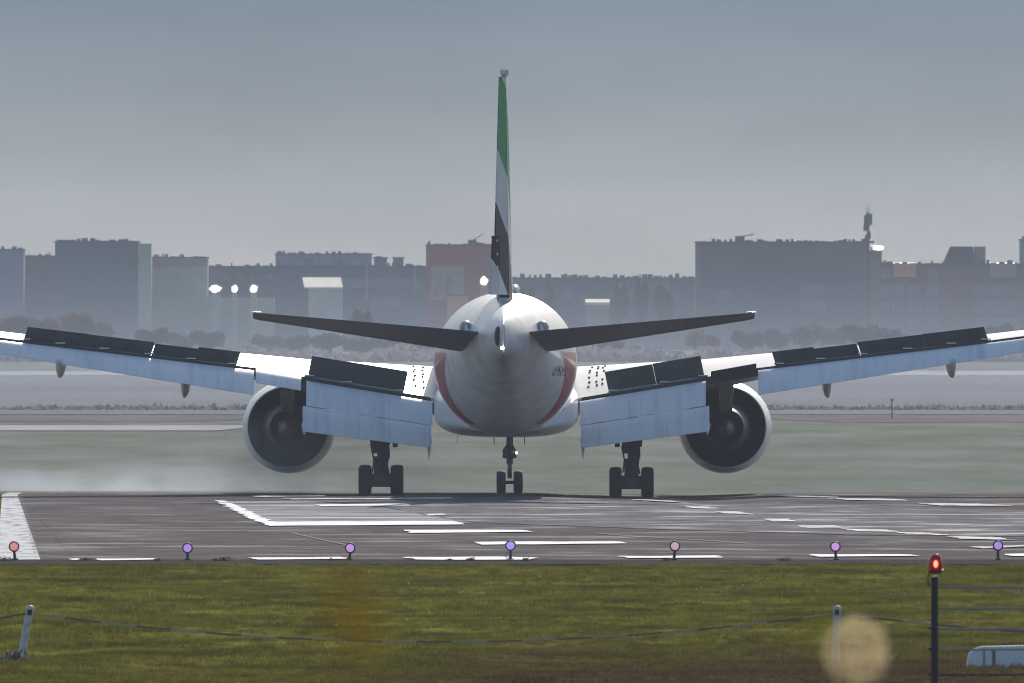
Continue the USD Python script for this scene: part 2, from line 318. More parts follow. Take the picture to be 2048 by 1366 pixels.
def sheet(poly, dz, gx=2.0, gy=10.0):
    """a polygon of the ground plan cut into cells and laid dz above the terrain"""
    poly = Polygon(poly) if not hasattr(poly, 'bounds') else poly
    poly = poly.buffer(0)
    x0, y0, x1, y1 = poly.bounds; parts = []
    for x in np.arange(math.floor(x0 / gx) * gx, x1, gx):
        for y in np.arange(math.floor(y0 / gy) * gy, y1, gy):
            c = poly.intersection(sbox(x, y, x + gx, y + gy))
            for g in getattr(c, 'geoms', [c]):
                if g.geom_type == 'Polygon' and g.area > 1e-4:
                    v, f = trimesh.creation.triangulate_polygon(g, engine='earcut')
                    parts.append(tm(np.c_[v, zg(v[:, 0], v[:, 1]) + dz], f))
    m = cat(parts)
    if m.face_normals[:, 2].mean() < 0: m.invert()
    return m

def GP(pts):
    """corner points seen at (column, row) put down on the level ground"""
    return [(X(c, D(r)), D(r)) for c, r in pts]

xs = np.unique(np.r_[np.linspace(-60, 60, 121), np.linspace(-400, 400, 21), np.linspace(-3000, 3000, 13)])
ys = np.unique(np.r_[-60, 0, np.linspace(100, 480, 12), np.linspace(480, 724, 160), np.linspace(726, 900, 20), np.linspace(900, 1180, 57), np.linspace(1180, 1700, 40), np.linspace(1700, 7000, 24)])
obj('ground', grid_mesh(xs, ys), 'turf_ground', kind='structure', label='grass airfield stretching from the photographer to the far buildings')

# the runway and its marks
Y_EDGE = D(1121)
run_poly = [(X(150, Y_EDGE), Y_EDGE), (60, Y_EDGE), (60, 1075), (X(78, 1000) - 2, 1075), (X(78, 1000), 1000), (X(88, 900) - .3, 900), (X(108, 820), 820)]
obj('runway', sheet(run_poly, .030, 1.0, 5.0), 'asphalt', kind='structure', label='worn brown grey asphalt runway the airliner is landing on')
obj('runway_shoulder', sheet([(-60, D(1131)), (60, D(1131)), (60, Y_EDGE - .4), (-60, Y_EDGE - .4)], .040), 'shoulder', kind='structure', label='dark tarmac strip along the near end of the runway')
obj('runway_shoulder', sheet([(X(150, Y_EDGE) + 1, Y_EDGE), (X(108, 820) + 1, 820), (X(88, 900) + 1, 900), (X(78, 1000) + 1, 1000), (X(78, 1000) + 1, 1060), (X(30, 1000), 1060), (X(30, 1000), 1000), (X(75, Y_EDGE), Y_EDGE)], .018, 1.0, 5.0), 'asphalt', kind='structure', label='brown tarmac strip between the white path and the runway')
obj('path', sheet([(X(82, Y_EDGE) - .02, Y_EDGE), (X(36, 1000) - .02, 1000), (X(36, 1000) - .02, 1050), (X(4, 1000), 1050), (X(4, 1000), 1000), (X(-6, Y_EDGE), Y_EDGE)], .030, 1.0, 5.0), 'white_concrete', kind='structure', label='cracked white concrete path at the left edge of the runway')
obj('runway_centre', sheet(GP([(620, 1003), (1080, 994), (1400, 1004), (1700, 1012), (2200, 1028), (2300, 1078), (1700, 1072), (1300, 1060), (950, 1047), (780, 1018)]), .048, 1.0, 5.0), 'grooved_asphalt', kind='structure', label='blue grey rubber streaked middle of the runway')
obj('concrete_patch', sheet(GP([(432, 1005), (615, 1003), (775, 1018), (945, 1048), (540, 1049), (490, 1032)]), .042, 1.0, 5.0), 'pale_concrete', kind='structure', label='pale concrete patch in the left half of the runway')

MARKS = [  # corner points (column, row) of each painted bar
    ([(520, 1047), (905, 1045), (935, 1052), (540, 1055)], 'longest bold white bar at the near side of the pale concrete patch'),
    ([(805, 1063), (1045, 1063), (1065, 1067), (825, 1069)], 'white runway bar just right of and nearer than the longest bar'),
    ([(948, 1087), (1235, 1086), (1260, 1090), (965, 1093)], 'white runway bar behind the middle blue light'),
    ([(808, 1118), (1000, 1117), (1080, 1118), (1050, 1123), (830, 1123)], 'white runway bar at the foot of the middle blue light'),
    ([(1240, 1115), (1430, 1115), (1450, 1119), (1255, 1120)], 'white runway bar at the foot of the pale pink light'),
    ([(500, 1119), (685, 1118), (690, 1122), (515, 1123)], 'white runway bar at the foot of the third light from the left'),
    ([(190, 1121), (312, 1120), (318, 1123), (200, 1124.5)], 'white runway bar left of the second light from the left'),
    ([(138, 1121.5), (160, 1121), (162, 1124.5), (140, 1124.5)], 'shortest white runway bar beside the white path'),
    ([(1615, 1112), (1800, 1112), (1840, 1115), (1640, 1117)], 'white runway bar at the foot of the second light from the right'),
    ([(2005, 1111), (2160, 1110), (2180, 1116), (2020, 1116)], 'white runway bar at the foot of the rightmost light'),
    ([(500, 995), (640, 993), (655, 995), (520, 996.5)], 'thin white line farthest out on the left of the runway'),
    ([(570, 1000), (900, 998), (915, 1000), (590, 1002)], 'long thin white line in front of the left main wheels'),
    ([(628, 1012), (810, 1010), (825, 1014), (645, 1015.5)], 'short white bar on the pale concrete patch'),
    ([(850, 1031), (885, 1030.5), (890, 1033), (858, 1034)], 'tiny white mark on the pale concrete patch'),
    ([(1362, 1011), (1415, 1012), (1437, 1018), (1385, 1017.5)], 'first white dash of the slanting chain right of the right wheels'),
    ([(1430, 1025), (1480, 1026), (1507, 1032), (1450, 1030)], 'second white dash of the slanting chain'),
    ([(1523, 1040), (1575, 1041), (1600, 1046), (1545, 1046)], 'third white dash of the slanting chain'),
    ([(1588, 1053.5), (1670, 1054), (1700, 1059), (1615, 1059)], 'fourth white dash of the slanting chain'),
    ([(1680, 1060), (1770, 1062), (1802, 1067), (1715, 1065.5)], 'fifth white dash of the slanting chain'),
    ([(1785, 1067), (1860, 1069), (1900, 1074), (1815, 1072)], 'sixth white dash of the slanting chain'),
    ([(1893, 1076), (1985, 1077), (2030, 1083), (1925, 1081)], 'seventh white dash of the slanting chain left of the rightmost light'),
    ([(1507, 991), (1600, 993), (1690, 998), (1600, 997)], 'thin white line farthest out on the right of the runway'),
    ([(1660, 999), (1800, 1001), (1815, 1004), (1690, 1002.5)], 'thin white line between two others on the far right of the runway'),
    ([(1828, 1009), (1960, 1010), (2030, 1015), (1880, 1014)], 'broad thin white line at the right edge of the far runway'),
    ([(1940, 1097), (2048, 1094), (2070, 1096), (1960, 1100)], 'faint white line right behind the rightmost light'),
    ([(1100, 989), (1130, 989.5), (1150, 991), (1115, 991)], 'tiny white mark right of the nose wheels'),
    ([(1255, 996), (1340, 998), (1375, 1002), (1290, 999)], 'thin white line under the right main wheels'),
    ([(430, 1004), (452, 1004), (545, 1047), (515, 1047)], 'slanting white edge line on the left of the pale concrete patch'),
]
for pts, lab in MARKS:
    p = Polygon(GP(pts)).buffer(0)
    q = np.array(p.exterior.segmentize(1.2).coords)[:-1]     # worn, uneven edges
    q = q + np.c_[rng.normal(0, .07, len(q)), rng.normal(0, .5, len(q))]
    q = Polygon(q).buffer(0)
    if q.geom_type != 'Polygon': q = max(q.geoms, key=lambda g: g.area)
    obj('runway_marking', sheet(q, .066, 1, 5), 'worn_paint' if ('chain' in lab or 'thin' in lab or 'tiny' in lab or 'faint' in lab) else 'runway_paint', label=lab, cat='runway marking', group='white paint marks on the runway')
for pts, lab in [([(580, 1068), (640, 1082), (692, 1093)], 'thin dark crack running to the third light from the left'),
                 ([(1190, 1069), (1260, 1075), (1400, 1083), (1500, 1090)], 'long dark crack behind the pale pink light'),
                 ([(800, 1022), (850, 1032), (935, 1046)], 'dark joint slanting across the pale concrete patch')]:
    g = GP(pts); L = [(x, y - .35) for x, y in g] + [(x + .05, y + .35) for x, y in g[::-1]]
    obj('pavement_crack', sheet(L, .060, 1, 5), 'crack', label=lab, cat='crack')
# dark dots along the path
t = thing('path_joint', 'row of short dark joints along the right side of the white path', 'joint')
for k in range(26):
    s = k / 25; r = 996 + 110 * s ** 1.3; c = 38 + 34 * s
    x, y = X(c, D(r)), D(r)
    obj('joint_gap', sheet([(x - .09, y - .8), (x + .09, y - .8), (x + .09, y + .8), (x - .09, y + .8)], .046, 4, 20), 'crack', t)

# beyond the runway
obj('perimeter_track', sheet([(-30, 1556), (-20, 1556), (-17, 1600), (-60, 1600), (-60, 1556)], .05, 20, 40), 'bright_gravel', kind='structure', label='pale track far behind the left wing')
obj('apron', sheet([(-500, 1760), (500, 1760), (500, 3050), (-500, 3050)], .06, 100, 100), 'apron', kind='structure', label='blue grey concrete apron behind the airliner')
obj('taxiway_edge', sheet([(-90, 2800), (-40, 2810), (-46, 2990), (-90, 2990)], .10, 20, 60), 'bright_gravel', kind='structure', label='bright strip across the far apron on the left')
obj('taxiway_edge', sheet([(42, 2800), (90, 2800), (90, 3020), (47, 3000)], .10, 20, 60), 'bright_gravel', kind='structure', label='bright strip across the far apron on the right')

# ------------------------------------------------------------------ buildings
def wallmat(name, c, c2=None): mat(name, c, .8, noise=(.12, c2 or tuple(k * .8 for k in c), .4, .65))
wallmat('wall_slate', (.11, .13, .17)); wallmat('wall_green', (.42, .46, .38)); wallmat('wall_blue', (.18, .21, .30)); wallmat('wall_brick', (.30, .10, .095))
wallmat('wall_russet', (.19, .115, .11)); wallmat('wall_tan', (.34, .27, .23)); wallmat('wall_mauve', (.14, .12, .14)); wallmat('wall_pale', (.44, .47, .42)); wallmat('roof_cream', (.80, .74, .55)); wallmat('roof_dark', (.07, .07, .08))
wallmat('wall_orange', (.60, .30, .18)); wallmat('trim_pale', (.30, .30, .33))
mat('roof_white', (.86, .85, .80), .4)
mat('metal_bright', (.92, .92, .9), .30, 1.0)
mat('pane', (.13, .16, .21), .25, spec=.6)

def rough_block(x0, x1, y0, y1, z1, teeth=.35, step=1.6):
    """a block whose roof edge is roughened separately to imitate heat shimmer"""
    parts = [bx(((x0 + x1) / 2, (y0 + y1) / 2, z1 / 2 - .5), (x1 - x0, y1 - y0, z1 + 1))]
    return cat(parts)

def clutter(x0, x1, y, z, hmax=.8, seed=0):  # added blocks roughen the roofline to imitate heat shimmer
    r = np.random.default_rng(seed); parts = []; x = x0 + .3
    while x < x1 - 1.0:
        w, h = r.uniform(.25, 1.3), r.uniform(.05, .85) ** 1.4 * hmax
        parts.append(bx((x + w / 2, y + r.uniform(.5, 2), z + h / 2 - .02), (w, .8, h))); x += w + r.uniform(.0, .7)
    return cat(parts)

def building(name, label, c0, c1, top, d, wall, depth=14, roof='roof_dark', seed=1, rough=.8):
    x0, x1, z1 = X(c0, d), X(c1, d), Z(top, d)
    t = thing(name, label, 'building', ((x0 + x1) / 2, d, 0))
    w = x1 - x0
    b = obj('wall', rough_block(-w / 2, w / 2, 0, depth, z1), wall, t)
    r = obj('roof', bx((0, depth / 2, z1 + .1), (w + .5, depth + .5, .2 - .004)), roof, t)
    if rough: obj('roof_plant', clutter(-w / 2, w / 2, .1, z1 + .2, rough, seed), wall, r, kind='stuff')
    return t, b, w, z1, (x0 + x1) / 2

def sloped(w, d_, z, y0=0.0, x0=0.0, seed=0):  # ragged metal disc, tilted and outlined to make a sun glint
    g = np.random.default_rng(seed + int(w * 100)); a = np.linspace(0, 2 * np.pi, 18, endpoint=False); k = 1 + g.uniform(-.16, .16, 18)
    m = ring_loft([[(math.cos(q) * w / 2 * kk, math.sin(q) * d_ / 2 * kk, h) for q, kk in zip(a, k)] for h in (-.06, .06)])
    m.apply_transform(trimesh.transformations.rotation_matrix(math.radians(14), (1, 0, 0))); m.apply_translation((x0, y0 + d_ / 2, z)); return m

def windows(b, d, xc, items, matl='pane', name='window', proud=.06):
    """items: (col0, col1, row0, row1) of each opening"""
    for c0, c1, r0, r1 in items:
        x0, x1, z1, z0 = X(c0, d) - xc, X(c1, d) - xc, Z(r0, d), Z(r1, d)
        w = obj(name, cat([bx(((x0 + x1) / 2, -proud / 2 - .002, z1 + .06), (x1 - x0 + .3, proud, .12)), bx(((x0 + x1) / 2, -proud / 2 - .002, z0 - .06), (x1 - x0 + .3, proud, .12)),
                           bx((x0 - .07, -proud / 2 - .002, (z0 + z1) / 2), (.14, proud, z1 - z0 - .004)), bx((x1 + .07, -proud / 2 - .002, (z0 + z1) / 2), (.14, proud, z1 - z0 - .004))]), 'trim_pale' if matl == 'pane' else matl, b)
        obj('pane', bx(((x0 + x1) / 2, -.012, (z0 + z1) / 2), (x1 - x0 - .01, .02, z1 - z0 - .01)), matl, w)

t, b, w, z1, xc = building('warehouse', 'long low blue grey warehouse at the left edge of the skyline', -60, 47, 500, 4500, 'wall_blue', seed=2)
t, b, w, z1, xc = building('warehouse', 'narrow low warehouse between the left edge warehouse and the big dark block', 47, 110, 513, 4520, 'wall_mauve', seed=3)
t, b, w, z1, xc = building('office_block', 'biggest plain dark slate block on the left of the skyline', 110, 276, 484, 4400, 'wall_slate', 20, seed=4)
obj('stair_tower', bx((X(289, 4400) - xc, 5, z1 / 2 - .3), (2.6, 10, z1)), 'wall_green', t)
t, b, w, z1, xc = building('hall', 'pale green windowless hall beside the dark slate block', 304, 415, 516, 4420, 'wall_green', 16, seed=5)
obj('eaves_band', bx((0, -.06, z1 - .9), (w - .02, .1, 1.7)), 'wall_tan', b)
obj('annex', bx((6.5, -5, Z(600, 4420) / 2 + .4), (w + 13, 8, Z(590, 4420) - .8)), 'wall_green', t)
t, b, w, z1, xc = building('terminal_block', 'long dark block under the blue penthouse left of the tail fin', 416, 852, 534, 4440, 'wall_slate', 18, seed=6)
windows(b, 4440, xc, [(c, c + 9, 560, 574) for c in range(684, 846, 15)])
windows(b, 4440, xc, [(c, c + 9, 596, 612) for c in range(744, 790, 15)])
windows(b, 4440, xc, [(c, c + 6, 552, 556) for c in (450, 478, 502, 536)])
obj('mullion', bx((X(733, 4440) - xc, -.2, Z(565, 4440)), (.35, .3, 7)), 'trim_pale', b); obj('mullion', bx((X(829, 4440) - xc, -.2, Z(562, 4440)), (.35, .3, 5)), 'trim_pale', b)
t, b, w, z1, xc = building('penthouse_block', 'blue block rising behind the long dark terminal block', 551, 743, 509, 4700, 'wall_blue', 14, seed=7)
windows(b, 4700, xc, [(c, c + 16, 518, 530) for c in (610, 668)], 'wall_slate')
for c0, c1, top, lab in ((748, 774, 516, 'small dark rooftop house right of the blue block'), (786, 807, 516, 'smallest dark rooftop house left of the red brick block')):
    building('rooftop_house', lab, c0, c1, top, 4560, 'wall_slate', 6, seed=c0, rough=.4)
t, b, w, z1, xc = building('brick_block', 'dark red brick block just left of the tail fin', 852, 985, 491, 4380, 'wall_brick', 16, seed=8)
obj('roof_fan', cat([bx((2.5, 4, z1 + .6), (1.6, 1.5, 1.0)), rod((2.5, 4, z1 + 1), (4.6, 4, z1 + 2.2), .08)]), 'roof_dark', t)
obj('panel', bx((X(895, 4380) - xc, -.15, Z(566, 4380)), (6.4, .3, 6.6)), 'wall_tan', b)
windows(b, 4380, xc, [(894, 900, 558, 588), (868, 874, 585, 592)], 'wall_slate', proud=.5)
t = thing('lean_to', 'added block coloured as a sunlit orange patch in front of the dark red brick block', 'building', (X(915, 4340), 4340, 0))
obj('wall', bx((0, 2, Z(592, 4340) / 2), (4, 4, Z(592, 4340))), 'wall_orange', t); obj('roof', bx((0, 2, Z(591, 4340)), (4.4, 4.4, .2)), 'roof_dark', t)  # orange colour paints a sunlit bit of building
t = thing('roof_light', 'glint shaped metal roof light hard against the left of the tail fin', 'roof light', (X(968, 4345), 4345, 0))
obj('upstand', bx((0, 1, Z(570, 4345) / 2), (1.4, 2, Z(570, 4345))), 'wall_orange', t); obj('glazing', sloped(1.4, 8, Z(563, 4345), 0, 0, 1), 'metal_bright', t)
# pale store with a sunny roof sloping towards the camera
t = thing('pale_store', 'pale green store with a cream sunlit sloping roof', 'building', (X(650, 4330), 4330, 0))
ww, zt, zr = 6.3, Z(577, 4330), Z(557, 4330)
obj('wall', bx((0, 5, zt / 2), (ww, 10, zt)), 'wall_pale', t)
r = tm([(-3.9, -.2, zt), (3.4, -.2, zt), (2.9, 10, zr), (-4.4, 10, zr), (-3.9, -.2, zt + .25), (3.4, -.2, zt + .25), (2.9, 10, zr + .25), (-4.4, 10, zr + .25)],
       [(4, 5, 6), (4, 6, 7), (0, 2, 1), (0, 3, 2), (0, 1, 5), (0, 5, 4), (1, 2, 6), (1, 6, 5), (2, 3, 7), (2, 7, 6), (3, 0, 4), (3, 4, 7)])
obj('roof', r, 'roof_cream', t)
for c, sx, lab in ((430, 1.15, 'biggest of three glint shaped metal roof lights above the pale annex'), (469, .65, 'dullest middle one of three glint shaped metal roof lights above the pale annex'), (507, .75, 'rightmost of three glint shaped metal roof lights above the pale annex')):
    t = thing('roof_light', lab, 'roof light', (X(c, 4405), 4405, 0))
    obj('upstand', bx((0, 1, Z(588, 4405) / 2), (sx * 1.6, 2, Z(588, 4405))), 'wall_green', t); obj('glazing', sloped(sx * 2, 6, Z(578, 4405)), 'metal_bright', t)

t, b, w, z1, xc = building('long_shed', 'long dark shed between the tail fin and the biggest right block', 1020, 1395, 557, 4600, 'wall_mauve', 16, seed=9, rough=1.1)
windows(b, 4600, xc, [(c, c + 12, 586, 596) for c in (1094, 1130, 1158, 1318, 1332, 1396)])
for c, r, lab, lm in ((1195, 604, 'small tan sunlit roof above the right tailplane', 'roof_cream'),):
    t = thing('small_house', lab, 'building', (X(c, 4300), 4300, 0))
    obj('wall', bx((0, 3, Z(r + 4, 4300) / 2), (4.4, 6, Z(r + 4, 4300))), 'wall_tan', t); obj('roof', bx((0, 3, Z(r, 4300)), (4.6, 6.4, .5), trimesh.transformations.rotation_matrix(.1, (1, 0, 0))), lm, t)
t, b, w, z1, xc = building('office_block', 'biggest dark mauve block on the right under the mast', 1392, 1735, 485, 4420, 'wall_mauve', 22, seed=10)
windows(b, 4420, xc, [(1604, 1648, 571, 588), (1604, 1648, 604, 621)])
windows(b, 4420, xc, [(c, c + 22, 585, 596) for c in (1436,)])
obj('roof_fan', cat([bx((X(1480, 4420) - xc, 4, z1 + .7), (1.8, 1.5, 1.1)), rod((X(1484, 4420) - xc, 4, z1 + 1.2), (X(1508, 4420) - xc, 4, z1 + 1.6), .09)]), 'roof_dark', t)
obj('lit_end_wall', bx((X(1750, 4420) - xc, 8, Z(500, 4420) / 2), (2.8, 6, Z(500, 4420))), 'wall_tan', t); obj('glazing', sloped(2.7, 3.8, Z(496, 4420), 1, X(1755, 4420) - xc, 2), 'metal_bright', t)  # tan colour paints sunlight on this end; the disc adds a glint
t = thing('mast', 'telecom mast with panel aerials on the right hand skyline', 'mast', (X(1736, 4424), 4424, 0))
zb = Z(486, 4424)
obj('pole', rod((0, 0, 0), (0, 0, Z(425, 4424)), .28), 'roof_dark', t)
for k, (c, r0, r1) in enumerate(((-.45, 430, 452), (.5, 428, 450), (0, 434, 456), (-.6, 448, 462), (.2, 462, 478), (-.3, 470, 484))):
    obj('panel_aerial', bx((c, -.4, (Z(r0, 4424) + Z(r1, 4424)) / 2), (.6, .3, Z(r0, 4424) - Z(r1, 4424))), 'roof_dark', t)
for c, r0 in ((-.25, 408), (.2, 414), (-.75, 437), (.75, 424)):
    obj('whip_aerial', rod((c, 0, Z(440, 4424)), (c, 0, Z(r0, 4424)), .07, .04), 'roof_dark', t)
obj('platform', bx((0, 0, Z(484, 4424)), (2.4, 2.4, .4)), 'roof_dark', t)

t, b, w, z1, xc = building('apartment_house', 'brick apartment house with rows of windows at the right edge', 1760, 2120, 529, 4380, 'wall_russet', 16, seed=11, rough=.9)
cols = [(1744 + 20, 1778), (1786, 1806), (1818, 1838), (1855, 1873), (1950, 1974), (1984, 2030)]
windows(b, 4380, xc, [(c0, c1, r, r + 17) for r in (571, 605, 638) for c0, c1 in cols] + [(1765, 1780, 540, 554), (1858, 1872, 542, 554)])
for c0, c1 in ((1787, 1832), (1980, 2032)):
    obj('rendered_bay', bx((X((c0 + c1) / 2, 4380) - xc, -.5, Z(541, 4380)), ((c1 - c0) * 4380 / F, 1.0, 2.5)), 'wall_orange' if c0 < 1900 else 'wall_tan', b)  # orange and tan paint the warm sunlight on these facade segments
    obj('bay_roof', tm([(X(c0, 4380) - xc, -1.2, Z(530, 4380)), (X(c1, 4380) - xc, -1.2, Z(530, 4380)), (X(c1, 4380) - xc, 4, Z(525, 4380)), (X(c0, 4380) - xc, 4, Z(525, 4380)), (X(c0, 4380) - xc, 4, Z(530, 4380)), (X(c1, 4380) - xc, 4, Z(530, 4380))],
        [(0, 1, 2), (0, 2, 3), (3, 2, 5), (3, 5, 4), (0, 3, 4), (1, 5, 2), (0, 4, 5), (0, 5, 1)]), 'roof_white', b)
t = thing('rooftop_house', 'slope sided rooftop house with a tan end on the apartment house', 'building', (X(1930, 4384), 4384, 0))
za, zt = Z(530, 4384), Z(493, 4384)
h = ring_loft([[(X(1885, 4384) - X(1930, 4384), y, za), (X(1950, 4384) - X(1930, 4384), y, za), (X(1946, 4384) - X(1930, 4384), y, zt), (X(1901, 4384) - X(1930, 4384), y, zt)] for y in (0, 6)])
obj('wall', h, 'roof_dark', t); obj('end_wall', bx((X(1960, 4384) - X(1930, 4384), 3, (za + zt) / 2), (2.2, 5, zt - za)), 'wall_tan', t)
for c in (1955, 1968): obj('pilaster', bx((X(c, 4384) - X(1930, 4384), .4, (za + zt) / 2), (.35, .3, zt - za - .2)), 'trim_pale', t)
building('tower_block', 'blue grey tower cut off by the right edge', 2041, 2110, 480, 4500, 'wall_blue', 12, seed=12)

# ------------------------------------------------------------------ far trees and scrub
def crown_mesh(n, r, seed, leaf=.55):
    g = np.random.default_rng(seed); v, f = [], []
    lobes = g.normal(0, .45, (7, 3)); lobes[:, 2] = np.abs(lobes[:, 2]) * .8
    for k in range(n):
        c = lobes[g.integers(7)]; p = g.normal(0, 1, 3); p /= np.linalg.norm(p); p = (c + p * g.uniform(.25, .55)) * r
        a, b2 = g.normal(0, leaf, 3), g.normal(0, leaf, 3)
        i = len(v); v += [p - a, p + a, p + b2, p + a * .3 - b2]; f += [(i, i + 1, i + 2), (i, i + 3, i + 1)]
    return tm(v, f)

protos = []
for k, (leaf, lab) in enumerate((('leaf_rust', 'rust brown autumn tree'), ('leaf_green', 'dull green tree'),
                                 ('leaf_dark', 'dark bare tree'), ('leaf_yellow', 'pale yellow autumn tree'))):
    protos.append((leaf, lab))
first = {}
count = {}
ORD = ['first', 'second', 'third', 'fourth', 'fifth', 'sixth', 'seventh', 'eighth']
PLACES = [(110, 'below the low warehouses at the left edge'), (300, 'below the plain dark slate block'), (420, 'below the pale green hall'), (600, 'below the three bright roof lights'), (700, 'below the pale store'), (900, 'below the red brick block'), (1130, 'on the skyline just right of the tail fin'),
          (1390, 'between the tail fin and the big mauve block'), (1560, 'below the left half of the big mauve block'), (1740, 'below the right half of the big mauve block'), (3000, 'below the apartment house')]
def tree(kind, c, d, top, wide):
    leaf, lab = protos[kind]; place = next(p for k, p in PLACES if c < k); place = place if d < 4000 else 'poking above the long dark shed'; n = count[kind, place] = count.get((kind, place), -1) + 1
    grp = lab + 's'; lab = f'{ORD[n]} {lab} {place}'; h = Z(top, d); x = X(c, d); w = wide * d / F / 2
    if kind not in first:
        t = thing('tree', lab, 'tree', (x, d, 0), 0, grp)
        UsdGeom.Xform(t).AddScaleOp().Set(Gf.Vec3f(w / 2.4, w / 2.4, h / 6))
        obj('trunk', cat([rod((0, 0, 0), (.1, 0, 3.2), .22, .14, 7), rod((.1, 0, 2.4), (1.1, .3, 4.4), .1, .05, 6), rod((.1, 0, 2.6), (-1.0, -.2, 4.6), .1, .05, 6)]), 'bark', t)
        cr = crown_mesh(1500, np.array((1.9, 1.9, 1.9)), 40 + kind, .30); cr.apply_translation((0, 0, 3.6 if kind != 2 else 3.4)); obj('crown', cr, leaf, t); first[kind] = t
    else:
        copy_of(first[kind], (x, d, 0), random.uniform(0, 360), (w / 2.4, w / 2.4, h / 6), lab)
for c, top, wide, kind in [(-10, 632, 70, 0), (40, 628, 80, 0), (95, 634, 70, 0), (150, 622, 90, 0), (200, 640, 60, 0), (245, 655, 60, 2), (300, 650, 60, 2), (360, 660, 70, 2), (470, 615, 40, 1), (420, 655, 60, 2),
                           (540, 665, 60, 2), (600, 668, 60, 0), (660, 664, 70, 0), (720, 672, 70, 2), (790, 676, 60, 0), (850, 668, 60, 2), (728, 608, 34, 2), (1150, 638, 60, 3), (1185, 648, 46, 3), (1225, 676, 50, 0), (1270, 690, 50, 2),
                           (1392, 655, 60, 3), (1420, 668, 40, 0), (1340, 700, 60, 2), (1500, 655, 60, 2), (1550, 652, 70, 2), (1610, 645, 70, 2), (1670, 650, 60, 2), (1730, 640, 80, 2), (1780, 650, 60, 2), (1840, 664, 60, 2), (1900, 668, 60, 0), (2000, 645, 60, 1), (2045, 655, 50, 0)]:
    tree(kind, c, 3700 + random.uniform(-120, 120), top, wide * 1.1)
for c, top, wide in [(1286, 541, 28), (1240, 553, 50), (1330, 554, 50), (1060, 553, 30), (1100, 552, 30), (1040, 552, 26)]:
    tree(2, c, 4560, top, wide)

def scrub_mesh(x0, x1, y, h, n, seed, depth=8, size=.5):
    g = np.random.default_rng(seed); x = g.uniform(x0, x1, n); yy = y + g.uniform(-depth, depth, n)
    hh = h * (.15 + 1.5 * meshkit.fbm(np.c_[x * .22, np.full(n, y * .01), np.full(n, 3.1)], 3, seed) ** 1.6)
    p = np.c_[x, yy, g.uniform(0, 1, n) ** .7 * hh + zg(x, yy)]; a, b2 = g.normal(0, size, (n, 3)), g.normal(0, size, (n, 3))
    v = np.stack([p - a, p + a, p + b2, p + a * .3 - b2], 1).reshape(-1, 3); i = np.arange(n)[:, None] * 4
    return tm(v, np.vstack([i + [0, 1, 2], i + [0, 3, 1]]))
mat('heath', (.135, .112, .128), .97, noise=(1.0, (.19, .165, .18), .38, .62, (.12, .02, 1)), spec=.02)
def heath(x0, x1, y0, y1, lab, seed):
    g = np.random.default_rng(seed); xs_ = np.linspace(x0, x1, 70)
    w = lambda k, a: a * (meshkit.fbm(np.c_[xs_ * .35, np.full(70, k), np.zeros(70)], 4, seed) - .5)
    e = smoothstep(0, .18, (xs_ - x0) / (x1 - x0)) * smoothstep(0, .18, (x1 - xs_) / (x1 - x0)); mid = (y0 + y1) / 2
    lo, hi = mid + (y0 + w(1, 26) - mid) * (.15 + .85 * e), mid + (y1 + w(5, 90) - mid) * (.15 + .85 * e)
    obj('heath', sheet(list(zip(xs_, lo)) + list(zip(xs_[::-1], hi[::-1])), .025, 4, 60), 'heath', kind='structure', label=lab)
heath(-52, -17, 1650, 1800, 'dull mauve strip of rough ground behind the left wing', 3)
heath(16, 60, 1645, 1850, 'dull mauve strip of rough ground behind the right wing', 4)
obj('scrub', scrub_mesh(-150, 150, 1850, .22, 9000, 8, 14, .16), 'scrub', kind='stuff', label='thin mauve scrub along the far edge of the rough ground')
obj('scrub', scrub_mesh(-170, 170, 3580, 2.0, 26000, 6, 25, .42), 'scrub', kind='stuff', label='hazy undergrowth below the far trees')
t = thing('marker_post', 'thin dark post standing in the far scrub under the right wing', 'post', (X(1784, 1700), 1700, 0)); obj('shaft', rod((0, 0, -.1), (0, 0, 1.3), .06, .05), 'trim_pale', t); obj('head', bx((0, 0, 1.4), (.22, .15, .2)), 'trim_pale', t)

# ------------------------------------------------------------------ the airliner
AX = X(1012.5, AIR_Y)
plane = thing('airliner', 'twin engine passenger airliner seen from behind, spoilers and flaps out, just touching down', 'airliner', (AX, AIR_Y, 0), -.16)
FUS = [(-36.9, 6.92, .07, .62), (-36.3, 6.92, .20, .72), (-35.2, 6.90, .48, .88), (-33.5, 6.86, .85, 1.10), (-31, 6.76, 1.28, 1.42), (-28, 6.60, 1.75, 1.80), (-25, 6.40, 2.18, 2.18), (-22, 6.18, 2.57, 2.54),
       (-19, 5.98, 2.86, 2.82), (-16, 5.84, 3.04, 3.01), (-13, 5.78, 3.10, 3.09), (-9, 5.78, 3.1, 3.1), (0, 5.78, 3.1, 3.1), (14, 5.78, 3.1, 3.1), (27, 5.78, 3.1, 3.1), (31, 5.70, 2.9, 2.9), (34, 5.5, 2.3, 2.3), (36, 5.25, 1.4, 1.45), (37, 5.05, .3, .3)]
fy = np.array([s[0] for s in FUS])
yy = np.unique(np.r_[np.linspace(-36.9, -12, 70), np.linspace(-12, 37, 40)])
def fus(y):
    from scipy.interpolate import PchipInterpolator as P
    return [P(fy, [s[k] for s in FUS])(y) for k in (1, 2, 3)]
zc, rx, rz = fus(yy)
ang = np.linspace(0, 2 * np.pi, 72, endpoint=False)
fuselage = obj('fuselage', ring_loft([[(a * math.cos(t), y, c + b * math.sin(t)) for t in ang] for y, c, a, b in zip(yy, zc, rx, rz)]), 'fuselage_paint', plane, smooth=50)

